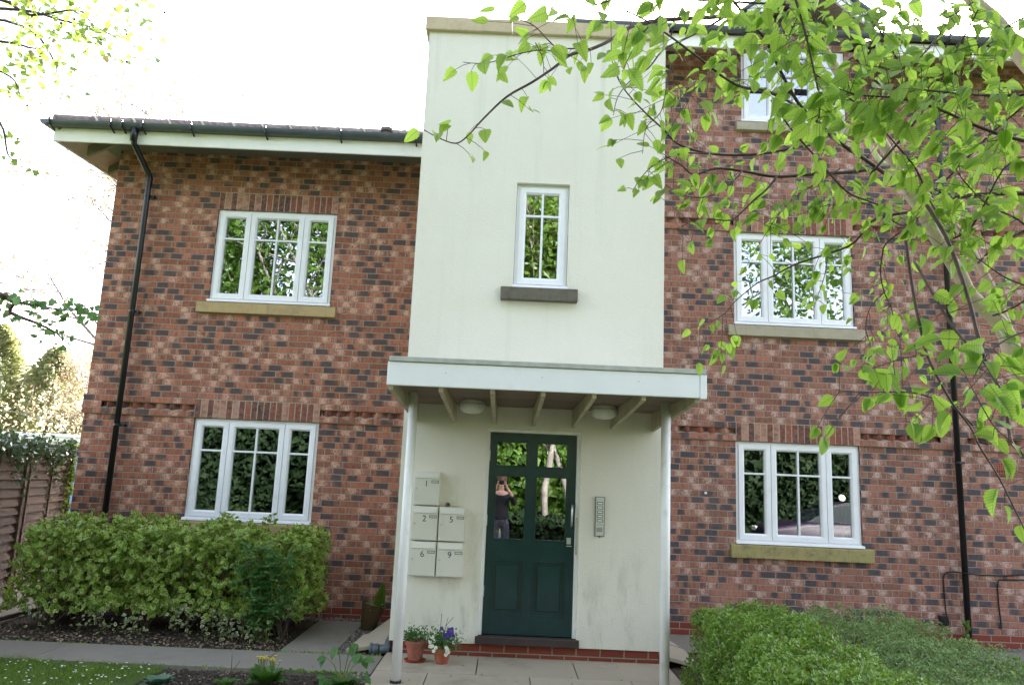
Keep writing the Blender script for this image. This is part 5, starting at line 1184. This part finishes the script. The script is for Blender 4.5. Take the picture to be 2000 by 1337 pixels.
# --- alder whose branches hang in at the upper left
at_ = thing('alder_tree', (-4.2, -2.5, 0), 'overhanging broadleaf tree with pale leaves and small dark cones at the upper left edge', 'tree')
mb = MB(); mb.tube([(-4.2, -2.5, 0), (-4.15, -2.5, 3), (-4.0, -2.4, 6), (-3.9, -2.4, 9)], [.16, .13, .10, .06], 12); mb.build('trunk', M['greybark'], at_, smooth=True)
mb = MB(); LP = []; LPd = []; CN = []
for pts, d0, nl, dk in (([(-260, 60), (-100, 20), (40, 20), (120, 40), (200, 60), (255, 95)], 8, 170, 0), ([(-260, 60), (-60, -30), (100, -20), (200, -10), (280, 12)], 8, 150, 0),
                        ([(-260, 120), (-80, 80), (20, 84), (70, 95), (130, 85)], 8, 170, 0), ([(-260, 120), (-60, 40), (60, 60), (110, 130), (100, 145)], 8.3, 120, 0),
                        ([(-260, 150), (-60, 130), (20, 150), (40, 190)], 8, 60, 0), ([(-260, 260), (-60, 220), (0, 240), (15, 300), (30, 315)], 8, 50, 0), ([(-100, 20), (0, 0), (60, 30), (150, 20), (180, 50)], 7.8, 130, 0),
                        ([(-220, 500), (-60, 560), (0, 580), (60, 595), (130, 605), (185, 600)], 7.2, 85, 1), ([(-60, 560), (20, 610), (70, 630), (110, 650), (125, 668)], 7.2, 40, 1)):
    path = smooth_path([(-4.0, -2.4, 5.0 if not dk else 3.6)] + poly(pts, d0, d0 + .2), 4); n_ = len(path); mb.tube(path, list(np.linspace(.03, .003, n_)), 5)
    for q in range(int(nl * (.62 if not dk else 1))):
        i = lr.randrange(n_ // 2, n_); p = path[i] + np.array([lr.gauss(0, .16), lr.gauss(0, .2), lr.gauss(-.05, .14)]) * (.45 if dk else 1.0); (LPd if dk else LP).append(p)
        if lr.random() < .25: mb.tube([path[i], p], .002, 4, cap=False)
        if not dk and lr.random() < .05: CN.append(p)
for nm, Q, mt in (('leaves', LP, L['alder']), ('shaded_leaves', LPd, L['alderD'])):
    Q = np.array(Q); n = len(Q); leaves(nm, Q, norm(rvec(n) + [0, 0, -.7]), norm(rvec(n) + [0, -.4, .5]), rng.uniform(.05, .09, n), T_IVY, mt, at_)
mb.build('branches', M['twig'], at_); mb = MB()
for p in CN: mb.lathe([(.002, 0), (.012, .008), (.012, .022), (.003, .03)], p, 7)
tag(mb.build('cones', L['catkin'], at_), kind='stuff')

# --- background at the left
tree('bare_tree', 'nearly bare tree with orange buds rising behind the left wing', (-4.0, 12.5, 0), 8.5, .17, 11, L['orange'], 7000, .13, levels=4, spread=.6, jit=.12, nchild=5, first=.25, up=.3, bark='greybark')
tree('budding_tree', 'orange-leaved tree among the evergreens beyond the fence', (-9.3, 17.0, 0), 4.2, .10, 23, L['orange'], 5000, .12, levels=3, spread=.66, jit=.3, nchild=6, first=.15)
def evergreen(name, lab, x, y, h, r, n, group='evergreens beyond the garden fence'):
    t = thing(name, (x, y, 0), lab, 'conifer', group); mb = MB(); mb.tube([(x, y, 0), (x, y, h * .95)], [.12, .02], 8); mb.build('trunk', M['greybark'], t)
    hh = rng.random(n) ** .8; a_ = rng.uniform(0, 6.283, n); rr_ = r * (1 - hh) ** .6 * (1 + .25 * np.sin(a_ * 5 + hh * 17)) * rng.uniform(.55, 1.05, n)
    P_ = np.c_[x + rr_ * np.cos(a_), y + rr_ * np.sin(a_), .15 + h * hh]; D_ = np.c_[np.cos(a_), np.sin(a_), rng.uniform(-.3, .9, n)]
    leaves('crown', P_, norm(D_ + rvec(n) * .5), norm(rvec(n) + [0, 0, .6]), rng.uniform(.12, .28, n), T_DIA, L['conifer'], t)
evergreen('conifer', 'tall pale green conifer at the left edge beyond the fence', -13.6, 18.5, 6.3, 2.0, 9000)
evergreen('conifer', 'broad conifer left of centre in the group beyond the fence', -11.7, 19.0, 5.6, 1.7, 8000)
evergreen('conifer', 'shorter conifer nearest the house corner beyond the fence', -10.2, 20.0, 4.0, 1.5, 6000)
evergreen('conifer', 'small rounded conifer half behind the house corner', -8.6, 19.0, 3.4, 1.4, 5000)
t = thing('garage', (-8, 10.5, 0), 'low white flat-roofed garage just visible above the ivy-topped fence', 'garage')
mb = MB(); mb.box(-12, -4, 10, 15, 0, 2.16); mb.build('wall', simple('white_garage', (.82, .82, .8), .6), t)
mb = MB(); mb.box(-12.15, -3.85, 9.85, 15.1, 2.26, 2.34); mb.box(-12.1, -3.9, 9.9, 15.05, 2.16, 2.258); mb.build('roof', M['white'], t, bevel=.01)
mb = MB(); mb.box(-6.2, -5.0, 9.97, 10.02, 0, 2.0); mb.build('door', simple('blue_door', (.16, .28, .55), .5), t)

# =================================================================== BEHIND THE CAMERA (seen in the glass)
spec = [(-7.0, -15.0, 7.5, .26, 31, 'broad leafy tree far left behind the viewpoint'), (-1.8, -14.5, 8.5, .32, 32, 'large leafy tree with a thick trunk left behind the viewpoint'),
        (4.6, -15.5, 8.5, .16, 33, 'slim leafy tree straight behind the viewpoint'), (7.2, -18.0, 6.0, .11, 34, 'slender leafy tree slightly right behind the viewpoint'),
        (13.0, -15.5, 8.0, .28, 35, 'large leafy tree right behind the viewpoint'), (19.0, -16.0, 8.5, .3, 36, 'leafy tree far right behind the viewpoint'), (2.3, -24, 7.5, .2, 37, 'leafy tree beyond the lawn behind the viewpoint')]
tree('slim_tree', 'slim straight grey-trunked tree mirrored in the right half of the door', (6.25, -15.4, 0), 6.0, .11, 41, L['tree'], 7000, .2, levels=3, spread=.5, jit=.4, first=.5, up=1.6)
for x, y, h, r, sd_, lab in spec: tree('broadleaf_tree', lab, (x, y, 0), h, r, sd_, L['tree'], 15000 if r > .2 else 9000, .22, levels=3, spread=.62, jit=.42, first=.28 if r > .2 else .4, group='trees across the lawn behind the viewpoint')
for x0_, x1_, y_, h_, lab_ in ((5.3, 8.2, -14.6, .75, 'low dark laurel clump at the foot of the slim tree behind the viewpoint'), (-9, 1.6, -12.6, 3.4, 'dark laurel bank on the left behind the viewpoint'), (9.6, 21, -14.6, 3.4, 'added dark laurel bank on the right behind the viewpoint')):  # right bank added to darken what the lower right window reflects
    t = thing('laurel_bank', ((x0_ + x1_) / 2, y_, 0), lab_, 'shrub', 'laurel banks behind the viewpoint')
    P_ = np.c_[rng.uniform(x0_ + .3, x1_ - .3, 26000), rng.uniform(y_ - 1, y_ + .7, 26000), rng.uniform(0, h_ - .1, 26000)]; leaves('inner_leaves', P_, rvec(26000), rvec(26000), .32 if h_ > 1 else .2, T_DIA, L['laurel'], t)
    P_, N_ = boxshell(9000, x0_, x1_, y_ - 1.2, y_ + 1.0, .0, h_, .6 if h_ > 1 else .2, None, .8 if h_ > 1 else .1, .7 if h_ > 1 else .25); P_[:, 2] += (.35 if h_ > 1 else .05) * np.sin(P_[:, 0] * 1.7)
    leaves('leaves', P_, norm(N_ + rvec(9000)), norm(N_ + rvec(9000) * .5), rng.uniform(.09, .18, 9000), T_OV, L['laurel'], t)
t = thing('boundary_hedge', (6, -36, 0), 'long sunlit hedge along the far side of the lawn behind the viewpoint', 'hedge')
P_ = np.c_[rng.uniform(-25, 35, 16000), rng.uniform(-37, -36, 16000), rng.uniform(0, 3.9, 16000)]; leaves('inner_leaves', P_, rvec(16000), rvec(16000), .8, T_DIA, L['tree'], t)
n = 22000; P_, N_ = boxshell(n, -25, 35, -37.5, -35.5, 0, 4.0, .5, None, .5, .5); P_[:, 1] = np.where(P_[:, 1] < -36.5, P_[:, 1], P_[:, 1])
leaves('leaves', P_, norm(N_ + rvec(n)), norm(N_ + rvec(n) * .5), rng.uniform(.35, .7, n), T_DIA, L['tree'], t)
t = thing('brick_house', (2, -50, 0), 'pink brick house with white gable across the lawn behind the viewpoint', 'house')
mb = MB(); mb.box(-8, 12, -56, -48, 0, 5.2); mb.build('wall', simple('pink_brick', (.42, .25, .2), .9), t)
mb = MB(); mb.prism_x([(-56.4, 5.2), (-47.6, 5.2), (-52, 8.2)], -8.4, 12.4); mb.build('roof', M['tile'], t)
for x in (-5, -1, 3, 7.5):
    for z in (.9, 3.3): mb = MB(); mb.box(x, x + 1.6, -48.02, -47.9, z, z + 1.2); mb.build('window', M['white'], t)
dr = MB(); dr.add([(-30, -19.8, -.012), (40, -19.8, -.012), (40, -16.2, -.012), (-30, -16.2, -.012)], [(0, 3, 2, 1)][::-1]); tag(dr.build('driveway', M['asphalt']), kind='structure')

# the photographer, standing just behind the lens and mirrored in the door
def skin_body(name, nodes, edges, mat, parent, root=0, sub=2):
    me = bpy.data.meshes.new(name); o0 = org(parent); me.from_pydata([tuple(np.array(p[:3]) - o0) for p in nodes], edges, []); me.materials.append(mat)
    o = bpy.data.objects.new(name, me); C.objects.link(o); o.parent = parent; ORG[o.name] = o0
    b_ = bmesh.new(); b_.from_mesh(me); b_.verts.layers.skin.verify(); b_.to_mesh(me); b_.free()
    sk = o.modifiers.new('skin', 'SKIN'); sk.use_smooth_shade = True
    for i, p in enumerate(nodes):
        sv = me.skin_vertices[0].data[i]; sv.radius = (p[3], p[4] if len(p) > 4 else p[3]); sv.use_root = (i == root)
    sb = o.modifiers.new('sub', 'SUBSURF'); sb.levels = sb.render_levels = sub
    return o
px, py = 5.03, -9.66
pe = thing('person', (px, py, .0), 'person in dark top and patterned dark trousers holding a camera up to the face', 'person')
SK = simple('skin', (.55, .33, .24), .55, .05); TOP = simple('dark_top', (.02, .02, .024), .9, .3, 12); TR = simple('patterned_trousers', (.035, .035, .05), .9, .3, 30, dirt=(.4, .4, .45), dirts=14); HAIR = simple('auburn_hair', (.09, .035, .018), .6, .4, 60)
N_ = [(px, py, .92, .10, .07), (px, py, 1.10, .12, .09), (px, py, 1.30, .16, .11), (px, py, 1.40, .13, .09), (px, py + .01, 1.47, .055), (px, py + .03, 1.54, .062), (px, py + .04, 1.62, .078, .09), (px, py + .03, 1.70, .06, .07)]
E_ = [(i, i + 1) for i in range(7)]
for sg in (-1, 1):
    b = len(N_); N_ += [(px + sg * .17, py, 1.385, .055), (px + sg * .27, py + .08, 1.20, .045), (px + sg * .20, py + .26, 1.40, .036), (px + sg * .095, py + .31, 1.545, .026), (px + sg * .085, py + .325, 1.60, .030, .018)]
    E_ += [(3, b), (b, b + 1), (b + 1, b + 2), (b + 2, b + 3), (b + 3, b + 4)]
    b = len(N_); N_ += [(px + sg * .09, py, .84, .06), (px + sg * .11, py + .01, .48, .062), (px + sg * .11, py - .01, .10, .042), (px + sg * .12, py + .13, .04, .038, .03)]; E_ += [(0, b), (b, b + 1), (b + 1, b + 2), (b + 2, b + 3)]
body = skin_body('body', N_, E_, SK, pe)
N2 = [(px, py, .82, .185, .14), (px, py, 1.10, .16, .125), (px, py, 1.30, .175, .125), (px, py, 1.405, .14, .10)]; E2 = [(0, 1), (1, 2), (2, 3)]
for sg in (-1, 1):
    b = len(N2); N2 += [(px + sg * .17, py, 1.39, .066), (px + sg * .27, py + .08, 1.20, .056), (px + sg * .20, py + .26, 1.40, .046)]; E2 += [(3, b), (b, b + 1), (b + 1, b + 2)]
skin_body('dark_top', N2, E2, TOP, pe)
N3 = [(px, py, .90, .165, .125), (px, py, 1.0, .158, .12)]; E3 = [(0, 1)]
for sg in (-1, 1):
    b = len(N3); N3 += [(px + sg * .10, py, .84, .112), (px + sg * .11, py + .01, .48, .082), (px + sg * .11, py - .01, .10, .070)]; E3 += [(0, b), (b, b + 1), (b + 1, b + 2)]
skin_body('trousers', N3, E3, TR, pe)
for sg in (-1, 1):
    mb = MB(); mb.prism_x([(py - .09, .0), (py + .19, .0), (py + .18, .05), (py + .06, .10), (py - .08, .10)], px + sg * .115 - .045, px + sg * .115 + .045); mb.build('shoe', M['dark'], pe, bevel=.015)
hn_ = MB(); hn_.lathe([(.02, .125), (.06, .11), (.085, .07), (.095, .02), (.09, -.04), (.075, -.09), (.05, -.12)], (px, py + .018, 1.645), 16); hair = hn_.build('hair', HAIR, pe, smooth=True)
fc = MB(); fc.lathe([(.004, .0), (.012, .008), (.010, .03), (.004, .04)], (px, py + .128, 1.605), 8); 
for sg in (-1, 1): fc.lathe([(.002, -.008), (.011, -.003), (.011, .003), (.002, .008)], (px + sg * .032, py + .118, 1.645), 8)
fc.tube([(px - .025, py + .118, 1.573), (px, py + .124, 1.570), (px + .025, py + .118, 1.573)], .006, 6); fc.build('face_features', SK, pe)
for sg in (-1, 1):
    fg = MB()
    for q in range(4):
        z = 1.655 - q * .021; ln = (.028, .034, .032, .024)[q]
        fg.tube([(px + sg * .088, py + .33, z - .02), (px + sg * .080, py + .352, z - .004), (px + sg * (.078 - ln), py + .368, z)], [.0085, .0078, .006], 8)
    fg.tube([(px + sg * .086, py + .315, 1.585), (px + sg * .065, py + .300, 1.60), (px + sg * .045, py + .298, 1.615)], [.011, .010, .007], 8)
    fg.build('fingers', SK, pe, smooth=True)
cm_ = thing('camera', (px, py + .34, 1.60), 'small black camera held up in both hands of the person', 'camera')
mb = MB(); mb.box(px - .068, px + .068, py + .31, py + .352, 1.592, 1.672); mb.build('camera_body', M['black'], cm_, bevel=.006)
mb = MB(); mb.tube([(px, py + .352, 1.632), (px, py + .372, 1.632)], .028, 18); mb.build('lens', M['black'], cm_)
# parked cars mirrored in the lower right window
def car(x, y, rz, lab, col):
    t = thing('parked_car', (x, y, 0), lab, 'car', 'cars parked behind the viewpoint'); ca, sa = math.cos(rz), math.sin(rz)
    def put(nm, mb, mat, **kw):
        mb.v = [(x + ca * a_ - sa * b_, y + sa * a_ + ca * b_, c_) for a_, b_, c_ in mb.v]; return mb.build(nm, mat, t, **kw)
    def loft(secs, half):
        mb = MB(); v = []; n_ = len(secs[0])
        for yy, prof in zip(half, secs): v += [(a_, yy, c_) for a_, c_ in prof]
        f = [tuple(range(n_))[::-1], tuple((len(secs) - 1) * n_ + i for i in range(n_))]
        for j in range(len(secs) - 1):
            for i in range(n_): f.append((j * n_ + i, j * n_ + (i + 1) % n_, (j + 1) * n_ + (i + 1) % n_, (j + 1) * n_ + i))
        mb.add(v, f); return mb
    low = [(-2.0, .25), (2.0, .25), (2.08, .45), (2.05, .68), (1.85, .80), (1.05, .93), (-1.2, .97), (-1.95, .93), (-2.05, .6)]
    def sc(p, k_, dz): return [(a_ * k_, .25 + (c_ - .25) * dz) for a_, c_ in p]
    put('body', loft([sc(low, .95, .9), low, low, sc(low, .95, .9)], [-.85, -.78, .78, .85]), col, bevel=.04, smooth=True)
    cab = [(1.05, .90), (.30, 1.38), (-.2, 1.46), (-.9, 1.42), (-1.75, .93)]
    put('glasshouse', loft([cab, [(a_ * .95, c_) for a_, c_ in cab]][:1] * 2, [-.66, .66]), M['carglass'], bevel=.03)
    rf = [(.42, 1.36), (-.1, 1.475), (-.95, 1.44), (-1.2, 1.33), (-.95, 1.40), (-.1, 1.44)]; put('roof', loft([rf, rf], [-.62, .62]), col, bevel=.01)
    for a_ in (-1.25, 1.3):
        for b_ in (-.86, .86): mb = MB(); mb.tube([(a_, b_ - .1 * (1 if b_ > 0 else -1), .31), (a_, b_, .31)], .31, 20); w_ = put('wheel', mb, M['dark']); mb = MB(); mb.tube([(a_, b_, .31), (a_, b_ * 1.01, .31)], .2, 16); mb.v = [(x + ca * q[0] - sa * q[1], y + sa * q[0] + ca * q[1], q[2]) for q in mb.v]; mb.build('rim', M['steel'], w_)
    for b_ in (-.6, .6): mb = MB(); mb.box(1.94, 2.06, b_ - .16, b_ + .16, .58, .72); put('headlight', mb, M['lampw'], bevel=.03)
M['carglass'] = simple('car_glass', (.02, .025, .03), .05, .05)
car(14.2, -12.2, R(180), 'dark purple hatchback parked behind the viewpoint on the right', simple('purple_car_paint', (.010, .003, .013), .5, .05))
car(9.2, -12.4, R(180), 'blue hatchback parked behind the viewpoint beside the purple one', simple('blue_car_paint', (.015, .025, .12), .5, .05))
